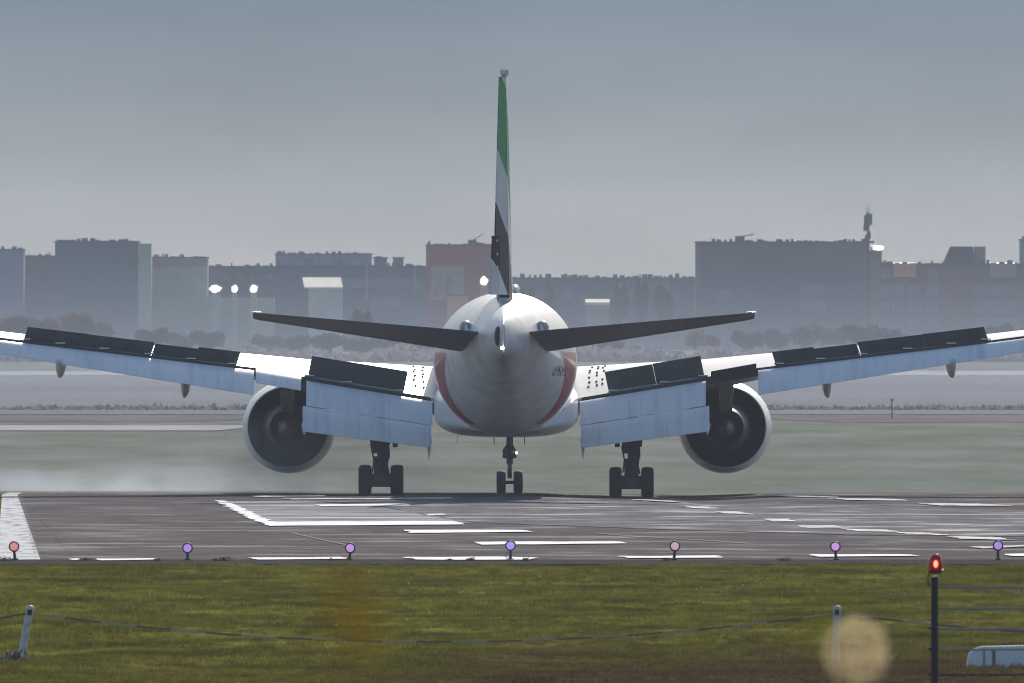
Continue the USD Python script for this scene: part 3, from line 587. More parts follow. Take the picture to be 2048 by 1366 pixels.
# belly fairing
def squircle(w, h, n=60, p=3.2):
    return [(w * np.sign(math.cos(a)) * abs(math.cos(a)) ** (2 / p), h * np.sign(math.sin(a)) * abs(math.sin(a)) ** (2 / p)) for a in np.linspace(0, 2 * np.pi, n, endpoint=False)]
rings = []
for y, w, h in ((-11, 1.6, .25), (-9, 2.4, .7), (-6, 2.95, 1.1), (-2, 3.15, 1.3), (6, 3.2, 1.35), (14, 3.15, 1.3), (18, 2.7, .9), (21, 1.5, .3)):
    rings.append([(a, y, 3.88 - (1.35 - h) * .72 + b) for a, b in squircle(w, h)])
obj('belly_fairing', ring_loft(rings), 'white_paint', plane, smooth=50)

# dorsal aerial, tail cone details
obj('satcom_dome', ell((.42, -13.5, 8.98), (.20, 1.1, .24)), 'wing_grey', fuselage, smooth=50)
obj('exhaust_outlet', ell((-.235, -35.95, 7.0), (.16, .5, .43)), 'black', fuselage, smooth=50)
obj('tail_blade', ring_loft([[(-.02, -37.1, 6.5), (.02, -37.1, 6.5), (.03, -36.0, 6.45), (-.03, -36.0, 6.45)], [(-.02, -37.1, 7.5), (.02, -37.1, 7.5), (.03, -35.6, 7.72), (-.03, -35.6, 7.72)]]), 'nacelle_metal', fuselage)
obj('tail_lamp', ell((-.05, -37.12, 6.50), (.085, .08, .085), 2), 'tail_lamp', fuselage, smooth=50)
for s in (-1, 1):
    o = obj('tailplane_opening', ell((s * 1.62, -28.6, 7.36), (.28, .5, .30)), 'seal_grey', fuselage, smooth=50)
    obj('opening_seal', tm([(s * 1.60 - .10, -29.25, 7.22), (s * 1.60 + .13, -29.25, 7.22), (s * 1.60 - .04, -29.15, 7.58), (s * 1.60 - .10, -29.0, 7.22), (s * 1.60 + .13, -29.0, 7.22), (s * 1.60 - .04, -29.0, 7.58)],
                           [(0, 1, 2), (3, 5, 4), (0, 3, 4), (0, 4, 1), (1, 4, 5), (1, 5, 2), (2, 5, 3), (2, 3, 0)]), 'white_paint', o)
# the written scrawl on the right flank
def on_flank(x, z):
    best = None
    for y in np.linspace(-34, -8, 400):
        c, a, b = fus(y)
        if (x / a) ** 2 + ((z - c) / b) ** 2 <= 1.0: return (x, y - .03, z)
    return (x, -14, z)
strokes = [[(1110, 752), (1109, 744), (1113, 736), (1116, 742), (1111, 747), (1117, 749), (1121, 740), (1120, 733), (1123, 742), (1119, 750)], [(1112, 735), (1120, 732), (1127, 734), (1126, 745), (1122, 750), (1128, 748), (1130, 738)],
           [(1128, 752), (1134, 749), (1133, 755), (1138, 752)], [(1115, 741), (1124, 739)], [(1117, 745), (1123, 744)]]
for st in strokes:
    q = np.array(st, float); tt = np.linspace(0, len(q) - 1, len(q) * 4); from scipy.interpolate import CubicSpline
    q = np.c_[CubicSpline(range(len(q)), q[:, 0])(tt), CubicSpline(range(len(q)), q[:, 1])(tt)]
    obj('signature_stroke', tube([on_flank(X(a, 978) - AX, Z(b, 978)) for a, b in q], .022, 6), 'ink', fuselage)

# --- fin and rudder
def foil(yle, yte, half, n=10, tail=.03):
    """symmetrical section in (x, y): leading edge forward"""
    s = np.linspace(0, 1, n); t = 2.969 * np.sqrt(s) - 1.26 * s - 3.516 * s ** 2 + 2.843 * s ** 3 - 1.015 * s ** 4
    t = np.maximum(t, 0) * half + tail * s
    right = [(t[i], yle + (yte - yle) * s[i]) for i in range(n)]; left = [(-t[i], yle + (yte - yle) * s[i]) for i in range(n - 1, 0, -1)]
    return right + left
FZ = [8.3, 9.2, 11, 13, 15, 17, 18.05]
def hinge(z): return FTE(z) + 2.35 - .145 * (z - 9)
fin = obj('fin', ring_loft([[(a, b, z) for a, b in foil(-20.6 - .98 * (z - 9), hinge(z), .27 - .017 * (z - 9), tail=.20 - .013 * (z - 9))] for z in FZ]), 'fin_paint', plane, smooth=40)
DEF = math.radians(11)
def rud(y, x, z, d=DEF): h = hinge(z); r = h - y; return (x - r * math.sin(d), h - r * math.cos(d), z)
def rudder_part(z0, z1, f0, f1, d, name, parent, d0=0, n=7):
    rings = []
    for z in np.linspace(z0, z1, n):
        c = hinge(z) - FTE(z); w = .20 - .013 * (z - 9); ya, yb = hinge(z) - f0 * c, hinge(z) - f1 * c; wa, wb = w * (1 - .86 * f0), w * (1 - .86 * f1)
        pts = [(wa, ya), (wb, yb), (-wb, yb), (-wa, ya)]
        out = []
        for a, b in pts:
            p = rud(b, a, z)
            if d:
                q = rud(ya, 0, z); dx, dy = p[0] - q[0], p[1] - q[1]; p = (q[0] + dx * math.cos(d) + dy * math.sin(d), q[1] - dx * math.sin(d) + dy * math.cos(d), z)
            out.append(p)
        rings.append(out)
    return obj(name, ring_loft(rings), 'fin_paint', parent)
rd = rudder_part(8.75, 11.25, .02, .66, 0, 'rudder', fin); rudder_part(11.25, 17.95, .02, 1.0, 0, 'rudder', fin)
tab = rudder_part(8.75, 11.25, .67, 1.02, math.radians(9), 'rudder_tab', fin)
for r in (481, 508, 534):
    z = Z(r, 968); p = rud(hinge(z) - 1.45, -.12, z)
    obj('actuator_fairing', ell((p[0] + .10, p[1] - .25, z), (.05, .28, .06), 2), 'white_paint', fin, smooth=50)
obj('fin_cap', cat([bx((0, -34.6, 18.14), (.28, 3.2, .20)), bx((.13, -35.9, 18.10), (.14, .5, .24))]), 'wing_grey', fin)

# --- tailplanes
def tailplane(s):
    rings = []
    for x in (.3, 1.0, 2.1, 4, 6.5, 9, 10.35, 10.6):
        u = (x - 1) / 9.78; zt = 7.15 + .83 * u; c = 6.3 - 4.0 * u; yt = -31.9 - 3.0 * u; drop = .80 - .60 * u; th = .30 - .22 * u
        if x > 10.5: c *= .8; th *= .5
        n = 12; sc = np.linspace(0, 1, n); t = np.maximum(2.969 * np.sqrt(sc) - 1.26 * sc - 3.516 * sc ** 2 + 2.843 * sc ** 3 - 1.015 * sc ** 4, 0)
        up = [(s * x, yt + c * (1 - q), zt - drop * (1 - q) + th * tt + .02) for q, tt in zip(sc, t)]; lo = [(s * x, yt + c * (1 - q), zt - drop * (1 - q) - th * tt - .04 * q) for q, tt in zip(sc, t)]
        rings.append(up + lo[::-1][:-1])
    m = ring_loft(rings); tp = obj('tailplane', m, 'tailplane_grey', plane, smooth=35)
    el = []
    for x in (1.5, 10.2):
        u = (x - 1) / 9.78; zt = 7.15 + .83 * u; yt = -31.9 - 3.0 * u; c = 1.3 - .7 * u
        el.append([(s * x, yt + .02, zt + .03), (s * x, yt - .25 * c, zt + .035), (s * x, yt - .25 * c, zt - .0), (s * x, yt + .02, zt - .05)])
    obj('elevator_edge', ring_loft(el), 'tailplane_grey', tp)
    obj('tip_cap', ell((s * 10.46, -33.9, 8.0), (.22, .9, .06), 2), 'white_paint', tp, smooth=50)
    return tp
for s in (-1, 1): tailplane(s)

# --- wings
WX = np.array([2.4, 3.1, 6.0, 8.75, 11.0, 15.5, 21.0, 27.0, 32.0])
def w_le(x): return 13 - .69 * (x - 3.1)
def w_te(x): return np.where(np.asarray(x) < 9.6, -1.0 - .10 * (x - 3.1), -1.65 - .36 * (x - 9.6))
def w_z(x): return np.interp(x, [2.4, 3.1, 8.75, 11, 21, 32], [4.05, 4.17, 5.10, 5.50, 6.69, 8.15])
def w_tc(x): return np.interp(x, [3, 6, 11, 21, 32], [.082, .078, .062, .052, .060])
def w_inc(x): return np.radians(np.interp(x, [3, 6, 11, 21, 32], [1.5, .95, .25, -.1, -.6]))
def w_top(x, y):
    c = w_le(x) - w_te(x); q = np.clip((w_le(x) - y) / c, 0, 1); t = 2.969 * np.sqrt(q) - 1.26 * q - 3.516 * q ** 2 + 2.843 * q ** 3 - 1.015 * q ** 4
    return w_z(x) + (1 - q) * c * np.tan(w_inc(x)) + w_tc(x) * c * np.maximum(t, 0) + .03
def panel(x0, x1, P, c, delta, thick, s, n=9, nx=2):
    """a flap-like plate: P(x) gives (y, z) of its front edge, c(x) chord, delta droop"""
    rings = []
    for x in np.linspace(x0, x1, nx):
        y0, z0 = P(x); ch = c(x); th = thick(x); d = delta
        q = np.linspace(0, 1, n); t = np.maximum(2.969 * np.sqrt(q) - 1.26 * q - 3.516 * q ** 2 + 2.843 * q ** 3 - 1.015 * q ** 4, 0)
        up = [(-a * ch, th * (1.25 * b) + .012 * (1 - a)) for a, b in zip(q, t)]; lo = [(-a * ch, -th * .5 * b - .015) for a, b in zip(q, t)]
        rings.append([(s * x, y0 + a * math.cos(d) + b * math.sin(d) * -1 * -1 * 0 - b * math.sin(d), z0 + a * math.sin(d) + b * math.cos(d)) for a, b in up + lo[::-1]])
    return ring_loft(rings)
def spoiler(x0, x1, chord, up, s, back=.55, lift=.05, thick=.05):
    p0 = np.array((x0, float(w_te(x0)) + back, float(w_z(x0)) + lift)); p1 = np.array((x1, float(w_te(x1)) + back, float(w_z(x1)) + lift))
    a = p1 - p0; a /= np.linalg.norm(a); n = np.array((0, 0, 1.0)); n -= a * n.dot(a); n /= np.linalg.norm(n); b = np.cross(n, a); b *= -1 if b[1] > 0 else 1
    d = math.cos(up) * b + math.sin(up) * n; m = -math.sin(up) * b + math.cos(up) * n
    rings = [[p, p + d * chord, p + d * chord + m * thick * .3, p + m * thick] for p in (p0, p1)]
    R = np.array(rings); R[..., 0] *= s
    return ring_loft(R)
for s in (-1, 1):
    rings = []
    for x in WX:
        c = float(w_le(x) - w_te(x)); q = np.r_[0, .01, .03, .07, .13, .22, .33, .45, .58, .72, .86, 1.0]
        t = np.maximum(2.969 * np.sqrt(q) - 1.26 * q - 3.516 * q ** 2 + 2.843 * q ** 3 - 1.015 * q ** 4, 0)
        base = float(w_z(x)) + (1 - q) * c * math.tan(float(w_inc(x))); th = float(w_tc(x)) * c
        up = [(s * x, float(w_le(x)) - c * a, z + th * b + .03) for a, z, b in zip(q, base, t)]
        lo = [(s * x, float(w_le(x)) - c * a, z - th * .75 * b - .03 - .10 * a) for a, z, b in zip(q, base, t)]
        rings.append(up + lo[::-1][:-1])
    wing = obj('wing', ring_loft(rings), 'wing_grey', plane, smooth=40)
    # inboard double slotted flap
    MD, AD = math.radians(30), math.radians(44)
    main_c = lambda x: 1.06 / math.sin(MD) * (1.0 if x > 6 else .96)
    pm = lambda x: (float(w_te(x)) - .15, float(w_z(x)) - .10)
    fl = obj('flap', panel(3.22, 8.72, pm, main_c, MD, lambda x: .15, s), 'flap_grey', wing, smooth=40)
    pa = lambda x: (pm(x)[0] - main_c(x) * math.cos(MD) - .06, pm(x)[1] - main_c(x) * math.sin(MD) - .045)
    ac = lambda x: (1.10 if x > 6 else .94) / math.sin(AD)
    obj('aft_flap', panel(3.27, 8.86, pa, ac, AD, lambda x: .09, s), 'flap_grey', fl, smooth=40)
    for a, b2, c2 in ((3.3, 4.4, 'gap_dark'), (4.5, 6.2, 'trim_pale'), (6.3, 7.3, 'gap_dark'), (7.4, 8.1, 'trim_pale')):
        qa, qb = pa(a), pa(b2)
        obj('slot_track', rod((s * a, qa[0] + .02, qa[1] + .0), (s * b2, qb[0] + .02, qb[1] + .0), .022, n=6), c2, fl)  # dark rods paint the slot shade, pale rods the glints along it
    # spiked track fairings at the flap ends
    q = pa(3.4); zb = q[1] - .94
    obj('track_fairing', ring_loft([[(s * 3.24, q[0] - .2, zb + .25), (s * 3.46, q[0] - .2, zb + .25), (s * 3.42, q[0] + 1.6, zb + .4), (s * 3.26, q[0] + 1.6, zb + .4)], [(s * 3.34, q[0] - .9, zb - .5), (s * 3.38, q[0] - .9, zb - .5), (s * 3.38, q[0] - .2, zb - .52), (s * 3.34, q[0] - .2, zb - .52)]]), 'flap_grey', fl)
    q = pa(8.8); zb = q[1] - 1.1
    obj('track_fairing', ring_loft([[(s * 8.68, q[0] - .3, zb + .3), (s * 8.92, q[0] - .3, zb + .3), (s * 8.9, q[0] + 1.2, zb + .4), (s * 8.7, q[0] + 1.2, zb + .4)], [(s * 8.74, q[0] - 1.1, zb - .12), (s * 8.82, q[0] - 1.1, zb - .12), (s * 8.82, q[0] + .2, zb - .12), (s * 8.74, q[0] + .2, zb - .12)]]), 'nacelle_metal', fl)
    # dark strip painting the shadow in the gap under the spoilers
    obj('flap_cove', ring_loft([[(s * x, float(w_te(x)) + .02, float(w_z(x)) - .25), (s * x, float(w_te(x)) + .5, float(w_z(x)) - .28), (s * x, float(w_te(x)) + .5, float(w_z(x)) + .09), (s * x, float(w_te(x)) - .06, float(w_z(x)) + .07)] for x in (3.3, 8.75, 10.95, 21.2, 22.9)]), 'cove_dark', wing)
    # flaperon
    FD = math.radians(24 if s < 0 else -16)
    o = obj('flaperon', panel(8.95, 10.92, lambda x: (float(w_te(x)) - .1, float(w_z(x)) + (.0 if s < 0 else -.02)), lambda x: 1.35 if s < 0 else 1.1, FD, lambda x: .12, s), 'flap_grey' if s < 0 else 'cove_dark', wing, smooth=40)  # right one takes the same shade colour for its dark underside
    # outboard flap and aileron
    OD = math.radians(28)
    oc = lambda x: np.interp(x, [11, 22, 24], [1.03, .56, .5]) / math.sin(OD)
    po = lambda x: (float(w_te(x)) - .12, float(w_z(x)) - .06)
    of = obj('outboard_flap', panel(11.0, 23.6, po, oc, OD, lambda x: np.interp(x, [11, 24], [.16, .09]), s, nx=5), 'flap_grey', wing, smooth=40)
    obj('aileron', panel(23.7, 30.5, po, lambda x: np.interp(x, [23, 31], [1.3, .9]), math.radians(8), lambda x: .07, s), 'flap_grey', wing, smooth=40)
    for xf, wd in ((14.05, .27), (19.45, .29), (25.5, .2)):
        y0 = float(po(xf)[0]); zb = float(po(xf)[1]) - oc(min(xf, 24)) * math.sin(OD)
        rings = []
        for k, (yy2, ww2, hh2) in enumerate(((-1.5, .03, .08), (-1.2, .5, .45), (-.6, .85, .8), (.4, 1, 1), (2, .95, .95), (4, .5, .5), (5.2, .05, .05))):
            rings.append([(s * (xf + wd * ww2 * math.cos(a) * (.55 if math.cos(a) > 0 else 1)), y0 + yy2, zb + .10 + (.75 * hh2 * math.sin(a) if math.sin(a) < 0 else .2 * hh2 * math.sin(a))) for a in np.linspace(0, 2 * np.pi, 20, endpoint=False)])
        obj('track_fairing', ring_loft(rings), 'wing_grey', wing, smooth=40)
    # spoilers
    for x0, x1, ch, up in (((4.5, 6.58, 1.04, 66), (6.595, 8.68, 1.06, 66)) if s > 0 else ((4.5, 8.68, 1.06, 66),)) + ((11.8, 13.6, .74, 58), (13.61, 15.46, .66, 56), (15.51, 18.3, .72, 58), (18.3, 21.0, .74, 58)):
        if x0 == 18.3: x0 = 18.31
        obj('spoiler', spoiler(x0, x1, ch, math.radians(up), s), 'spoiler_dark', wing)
    for x in (4.7, 6.95, 8.6, 11.95, 13.75, 15.55, 17.5, 19.4, 20.9):
        y0, z0 = float(w_te(x)) - .02, float(w_z(x)) + .16
        obj('hinge_bracket', bx((s * x, y0 + .3, z0), (.42, .5, .05)), 'white_paint', wing)
    # vent dots on the wing root
    for k in range(6):
        for j, xv in enumerate((3.62, 3.95, 4.2) if s > 0 else (3.62, 4.0)):
            yv = 1.0 + k * 1.25 + rng.uniform(-.35, .35); xv = xv + rng.uniform(-.05, .05)
            if rng.random() < .85: obj('vent', ell((s * (xv + .02 * k), yv, float(w_top(xv, yv)) + .02), (.05, .28, .045), 1), 'gap_dark', wing)
    if s > 0:   # oil streaks on the right outboard flap
        for xa, ln in ((11.75, .55), (12.15, .25), (12.45, .2), (12.75, .6)):
            y0, z0 = po(xa); pts = [(s * (xa + .05 * k), y0 - k * ln * .22 * math.cos(OD) - .12, z0 - k * ln * .22 * math.sin(OD) + .235) for k in range(4)]
            obj('oil_streak', tube(pts, [.05, .04, .03, .012], 5), 'soot', of)
    # engine
    ec = (s * 9.65, 0, 2.93)
    outer = [(15.0, 1.62), (15.2, 1.72), (15.1, 1.82), (14.4, 1.95), (12.5, 2.06), (10.8, 2.06), (9.0, 1.96), (7.6, 1.80), (7.55, 1.76), (8.5, 1.76), (10.5, 1.70)]
    nac = obj('engine_nacelle', revolve_y(outer, ec, 80), 'nacelle_paint', plane, smooth=50)
    obj('nozzle_ring', revolve_y([(9.3, 2.0), (8.9, 1.98), (7.6, 1.825), (7.52, 1.80), (7.5, 1.765), (7.9, 1.75), (9.2, 1.72)], ec, 80), 'nacelle_metal', nac, smooth=50)
    obj('fan_duct', revolve_y([(7.55, 1.755), (9.5, 1.70), (11.0, 1.6), (11.05, .9)], ec, 64), 'engine_dark', nac, smooth=30)
    for k in range(24):
        a = k * 2 * math.pi / 24; ca, sa = math.cos(a), math.sin(a)
        obj('guide_vane', tm([(ec[0] + 1.1 * ca, 10.3, ec[2] + 1.1 * sa), (ec[0] + 1.68 * ca, 10.3, ec[2] + 1.68 * sa), (ec[0] + 1.66 * math.cos(a + .1), 10.9, ec[2] + 1.66 * math.sin(a + .1)), (ec[0] + 1.1 * math.cos(a + .1), 10.9, ec[2] + 1.1 * math.sin(a + .1))], [(0, 1, 2), (0, 2, 3)]), 'core_metal', nac)
    obj('core_cowl', revolve_y([(11.0, 1.22), (9.5, 1.25), (8.0, 1.18), (6.6, 1.0), (5.3, .80), (5.25, .76), (6.0, .74), (7.0, .7), (7.1, .3)], ec, 64), 'core_metal', nac, smooth=40)
    obj('exhaust_plug', revolve_y([(7.0, .46), (5.8, .46), (5.0, .36), (4.4, .2), (4.1, .05), (4.08, .0)], ec, 48), 'plug_grey', nac, smooth=60)
    py = ring_loft([[(ec[0] - .28, y, zb), (ec[0] + .28, y, zb), (ec[0] + .34, y, zt), (ec[0] - .34, y, zt)] for y, zb, zt in ((13.5, 4.6, 5.0), (10.5, 4.7, 5.5), (7.6, 3.95, 5.75), (5.3, 3.6, 5.5), (3.5, 4.0, 5.3), (1.0, 4.7, 5.2))])
    obj('pylon', py, 'pylon_paint', nac, smooth=30)
    # main gear: six wheels, bogie, strut, braces, door
    gx, dz = s * 5.48, (-.10 if s > 0 else 0.0)
    gear = obj('main_gear_leg', cat([rod((gx, 0, .85 + dz), (gx, 0, 2.4), .17, n=20), rod((gx, 0, 1.9), (gx, 0, 4.4), .25, n=20), bx((gx, -.2, 1.25 + dz), (.62, .6, .9)), bx((gx, -.1, 2.1), (.7, .5, .55)), ell((gx, 0, 2.35), (.34, .34, .22), 2)]), 'gear_metal', plane, smooth=35)
    obj('bogie_beam', cat([rod((gx, -1.75, .66 + dz), (gx, 1.75, .66 + dz), .19, n=14), bx((gx, -1.5, .62 + dz), (.62, .45, .5)), bx((gx, 0, .7 + dz), (.55, .6, .5)), bx((gx, 1.5, .62 + dz), (.62, .45, .5))]), 'gear_metal', gear)
    for yw in (-1.47, 0, 1.47):
        for xw in (-1, 1):
            prof = [(-.27, .30), (-.27, .50), (-.25, .60), (-.17, .655), (0, .667), (.17, .655), (.25, .60), (.27, .50), (.27, .30)]
            wv = revolve_y(prof, (0, 0, 0), 36); wv.vertices = wv.vertices[:, [1, 0, 2]]; wv.invert(); wv.apply_translation((gx + xw * .70, yw, .655 + dz))
            wh = obj('wheel', wv, 'tyre', gear, smooth=40)
            hb = revolve_y([(-.2, .0), (-.22, .12), (-.16, .31), (.16, .31), (.22, .12), (.2, .0)], (0, 0, 0), 24); hb.vertices = hb.vertices[:, [1, 0, 2]]; hb.invert(); hb.apply_translation((gx + xw * .70, yw, .655 + dz)); obj('hub', hb, 'gear_metal', wh, smooth=30)
        for xw in (-1, 1): obj('brake_unit', rod((gx + xw * .22, yw, .655 + dz), (gx + xw * .46, yw, .655 + dz), .29, n=18), 'gear_metal', gear)
        obj('axle', rod((gx - .75, yw, .655 + dz), (gx + .75, yw, .655 + dz), .1), 'gear_metal', gear)
    obj('torque_link', cat([rod((gx, -.25, 2.0), (gx, -.85, 1.45), .09, .06), rod((gx, -.85, 1.45), (gx, -.25, .95), .06, .09), rod((gx - .12, -.3, 2.0), (gx - .05, -.9, 1.45), .04), rod((gx + .12, -.3, 2.0), (gx + .05, -.9, 1.45), .04)]), 'gear_metal', gear)
    obj('side_brace', cat([rod((gx - s * .1, -.1, 2.0), (gx - s * 1.1, .4, 3.6), .13), rod((gx + s * .05, .3, 2.2), (gx + s * .1, 3.0, 4.0), .13)]), 'gear_metal', gear)
    obj('brake_hose', cat([tube([(gx - .3, -.2, 2.6), (gx - .42, -.5, 2.1), (gx - .3, -.8, 1.5), (gx - .38, -1.2, 1.0)], .035, 6), tube([(gx + .3, -.2, 2.5), (gx + .36, -.6, 1.9), (gx + .28, -.9, 1.3), (gx + .36, -1.3, .95)], .035, 6), bx((gx + .28, -.2, 1.75), (.22, .2, .3)), bx((gx - .26, -.15, 1.35), (.2, .3, .28)), bx((gx - .3, -.1, 2.1), (.18, .2, .22))]), 'gear_metal', gear)
    obj('gear_door', ring_loft([[(gx + s * a, y, z) for a, z in ((.30, 2.05), (.46, 2.15), (.52, 3.3), (.36, 3.3))] for y in (-.9, .9)]), 'gear_metal', gear)
    obj('retraction_jack', cat([rod((gx - s * .15, .1, 2.6), (gx - s * .8, .1, 3.4), .11), bx((gx - s * .5, -.2, 2.5), (.3, .3, .35)), bx((gx - s * .62, -.3, 2.2), (.22, .25, .2))]), 'gear_metal', gear)
# nose gear
ny = 31.0; nz = Z(988, AIR_Y + ny) ; nx = X(1015.5, AIR_Y + ny) - AX
ng = obj('nose_gear_leg', cat([rod((nx, ny, .5), (nx, ny, 1.3), .10, n=16), rod((nx, ny, 1.15), (nx, ny, 2.9), .15, n=16), rod((nx, ny - .1, 1.9), (nx, ny - 1.5, 3.0), .09)]), 'gear_metal', plane, smooth=35)
for xw in (-1, 1):
    prof = [(-.21, .22), (-.21, .40), (-.18, .49), (-.1, .525), (0, .533), (.1, .525), (.18, .49), (.21, .40), (.21, .22)]
    wv = revolve_y(prof, (0, 0, 0), 32); wv.vertices = wv.vertices[:, [1, 0, 2]]; wv.invert(); wv.apply_translation((nx + xw * .385, ny, nz + .53)); wh = obj('wheel', wv, 'tyre', ng, smooth=40)
    hb = revolve_y([(-.15, .0), (-.16, .1), (-.12, .23), (.12, .23), (.16, .1), (.15, .0)], (0, 0, 0), 20); hb.vertices = hb.vertices[:, [1, 0, 2]]; hb.invert(); hb.apply_translation((nx + xw * .385, ny, nz + .53)); obj('hub', hb, 'gear_metal', wh, smooth=30)
obj('axle', rod((nx - .4, ny, nz + .53), (nx + .4, ny, nz + .53), .08), 'gear_metal', ng)
obj('steering_unit', cat([bx((nx - .2, ny - .2, 1.6), (.24, .3, .36)), bx((nx + .18, ny - .2, 1.55), (.26, .3, .24)), bx((nx, ny - .15, 1.5), (.5, .2, .2)), rod((nx - .28, ny - .1, 1.75), (nx - .1, ny - .1, 2.0), .06), rod((nx + .26, ny - .1, 1.7), (nx + .1, ny - .1, 2.0), .06)]), 'gear_metal', ng)
obj('torque_link', cat([rod((nx, ny - .1, 1.3), (nx, ny - .45, .95), .05), rod((nx, ny - .45, .95), (nx, ny - .1, .65), .05)]), 'gear_metal', ng)
obj('landing_lamp', ell((nx + .31, ny - .36, 1.66), (.055, .05, .065), 2), 'gear_lamp', ng, smooth=50)
for xd in (-.72, .68):
    obj('nose_gear_door', ring_loft([[(nx + xd - .02, y, 2.75), (nx + xd + .03, y, 2.75), (nx + xd * .97 + .02, y, 2.05), (nx + xd * .97 - .01, y, 2.05)] for y in (ny - 1.1, ny + 1.2)]), 'gear_metal', ng)
obj('blade_aerial', ring_loft([[(-2.1, -7, 2.65), (-2.08, -7, 2.65), (-2.08, -6.6, 2.65), (-2.1, -6.6, 2.65)], [(-2.14, -7.1, 2.25), (-2.13, -7.1, 2.25), (-2.13, -6.95, 2.25), (-2.14, -6.95, 2.25)]]), 'gear_metal', plane)

# ------------------------------------------------------------------ runway end lights
LIGHTS = [(30, 1093, 'lens_salmon', 'light_housing_red', 'salmon lit runway light, leftmost, on the white path'), (375, 1096, 'lens_violet', 'light_housing', 'violet runway light, second from the left, alone on brown tarmac'),
          (699, 1096, 'lens_pink', 'light_housing', 'pink violet runway light at the end of a dark crack, third from the left'), (1021, 1091, 'lens_blue', 'light_housing', 'blue violet runway light in front of the nose wheels'),
          (1348, 1092, 'lens_pale', 'light_housing_red', 'pale pink runway light with a red rim'), (1672, 1093, 'lens_pink', 'light_housing', 'bright pink violet runway light, second from the right'),
          (1996, 1091, 'lens_violet', 'light_housing', 'violet runway light, rightmost, right of the red beacon')]
for k, (c, r, lens, hs, lab) in enumerate(LIGHTS):
    d = D(1122.5); zc_ = Z(r, d)
    t = thing('runway_light', lab, 'runway light', (X(c, d), d, .03), 0, 'round lights across the runway end')
    ln = (-.03, 0, .02, 0, .03, -.02, 0)[k]
    obj('base', revolve_y([(0, 0), (0, .16), (.04, .16), (.05, .10)], (0, 0, 0), 20), 'light_housing', t) if False else obj('base', cat([trimesh.creation.cylinder(.16, .05, sections=20), bx((0, 0, .04), (.2, .2, .05))]), 'light_housing', t)
    obj('stem', rod((0, 0, .03), (ln, 0, zc_ - .15), .05, .042, 12), 'light_housing', t)
    cx = (ln, 0, zc_ - .03)
    h_ = obj('housing', revolve_y([(-.09, .128), (-.10, .150), (-.08, .172), (.02, .175), (.14, .12), (.16, .0)], cx, 32), hs, t, smooth=40)
    obj('lens', revolve_y([(-.115, .0), (-.11, .07), (-.095, .128), (-.07, .130)], cx, 28), lens, h_, smooth=60)
    if k == 3: obj('cable', tube([(ln - .05, -.06, .28), (-.16, -.08, .22), (-.15, -.08, .1), (-.06, -.06, .04)], .014, 6), 'light_housing', t)

# clods and weeds on the shoulder
def weed(c, w, h, lab, m='soil_clod', seed=0):
    g = np.random.default_rng(seed); d = D(1124); v, f = [], []
    for k in range(150):
        p = np.array((g.normal(0, w / 3), g.normal(0, .12), abs(g.normal(0, h / 2.2)))); a, b2 = g.normal(0, .022, 3), g.normal(0, .03, 3)
        i = len(v); v += [p - a, p + a, p + b2]; f += [(i, i + 1, i + 2)]
    o = thing('weed_clump', lab, 'weed', (X(c, d), d, .03)); obj('leaves', tm(v, f), m, o); obj('clod', ell((0, 0, h * .12), (w * .42, .15, h * .32), 2), 'soil_clod', o)
for i, (c, w, h, lab) in enumerate(((450, .42, .22, 'largest dark weed clump on the shoulder right of the second light'), (432, .2, .1, 'small dark weed clump just left of the largest one'), (172, .5, .14, 'green weed clump by the shortest white bar'), (10, .5, .2, 'green weed clump at the left end of the shoulder'),
                     (315, .2, .1, 'tiny weed clump left of the second light'), (662, .22, .1, 'tiny weed clump left of the third light'), (940, .26, .14, 'weed clump left of the middle blue light'), (900, .2, .1, 'tiny weed clump farthest left of the middle blue light'), (1052, .24, .16, 'spiky weed clump right of the middle blue light'),
                     (1568, .34, .16, 'dark weed clump left of the second light from the right'), (1332, .15, .1, 'tiny weed clump beside the pale pink light'))):
    weed(c, w * .75, h * .6, lab, 'leaf_green', i)

# ------------------------------------------------------------------ foreground: rope fence, barrier, beacon
def rope_post(c, r0, r1, lean, lab):
    d = D(r1); h = (r1 - r0) * d / F
    t = thing('fence_post', lab, 'post', (X(c, d), d, 0))
    pts = [(0, 0, -.1), (lean * .35, 0, h * .35), (lean * .75, 0, h * .75), (lean, 0, h - .07)]
    obj('shaft', tube(pts, [.10, .092, .085, .09], 14), 'post_white', t, smooth=40); obj('cap', ell((lean, 0, h - .055), (.098, .098, .085), 2), 'post_white', t, smooth=50)
    obj('clip', bx((lean - .01, -.11, h - .13), (.11, .05, .12)), 'black', t)
    return (X(c, d) + lean, d, h - .15)
PA = rope_post(41, 1213, 1328, .22, 'leaning white rope post at the lower left'); PB = rope_post(1671, 1213, 1326, .04, 'white rope post behind the blurred straw plant')
def rope(a, b, sag, lab, n=46):
    a, b = np.array(a), np.array(b); t = np.linspace(0, 1, n * 2 + 1)[:, None]; p = a + (b - a) * t; p[:, 2] -= sag * 4 * (t * (1 - t))[:, 0]
    p[:, 2] = np.maximum(p[:, 2], zg(p[:, 0], p[:, 1]) + .08)
    o = thing('rope', lab, 'rope')
    for k in range(0, n * 2, 2):
        q = p[k:k + 3]
        light = (k // 2) % 4 in (0, 1)
        obj('rope_segment', tube(q, .020 if light else .025, 6), 'rope_light' if light else 'rope_dark', o)
rope(PA, PB, .66, 'long two tone rope sagging between the two white posts')
rope(PB, (PB[0] + 15, PB[1] + 4, .85), .45, 'rope running right from the right white post', 40)
rope((PA[0] - 14, PA[1] - 2, .9), PA, .5, 'rope running left out of the picture from the leaning post', 40)
d = D(1330); g = np.random.default_rng(11); v, f = [], []
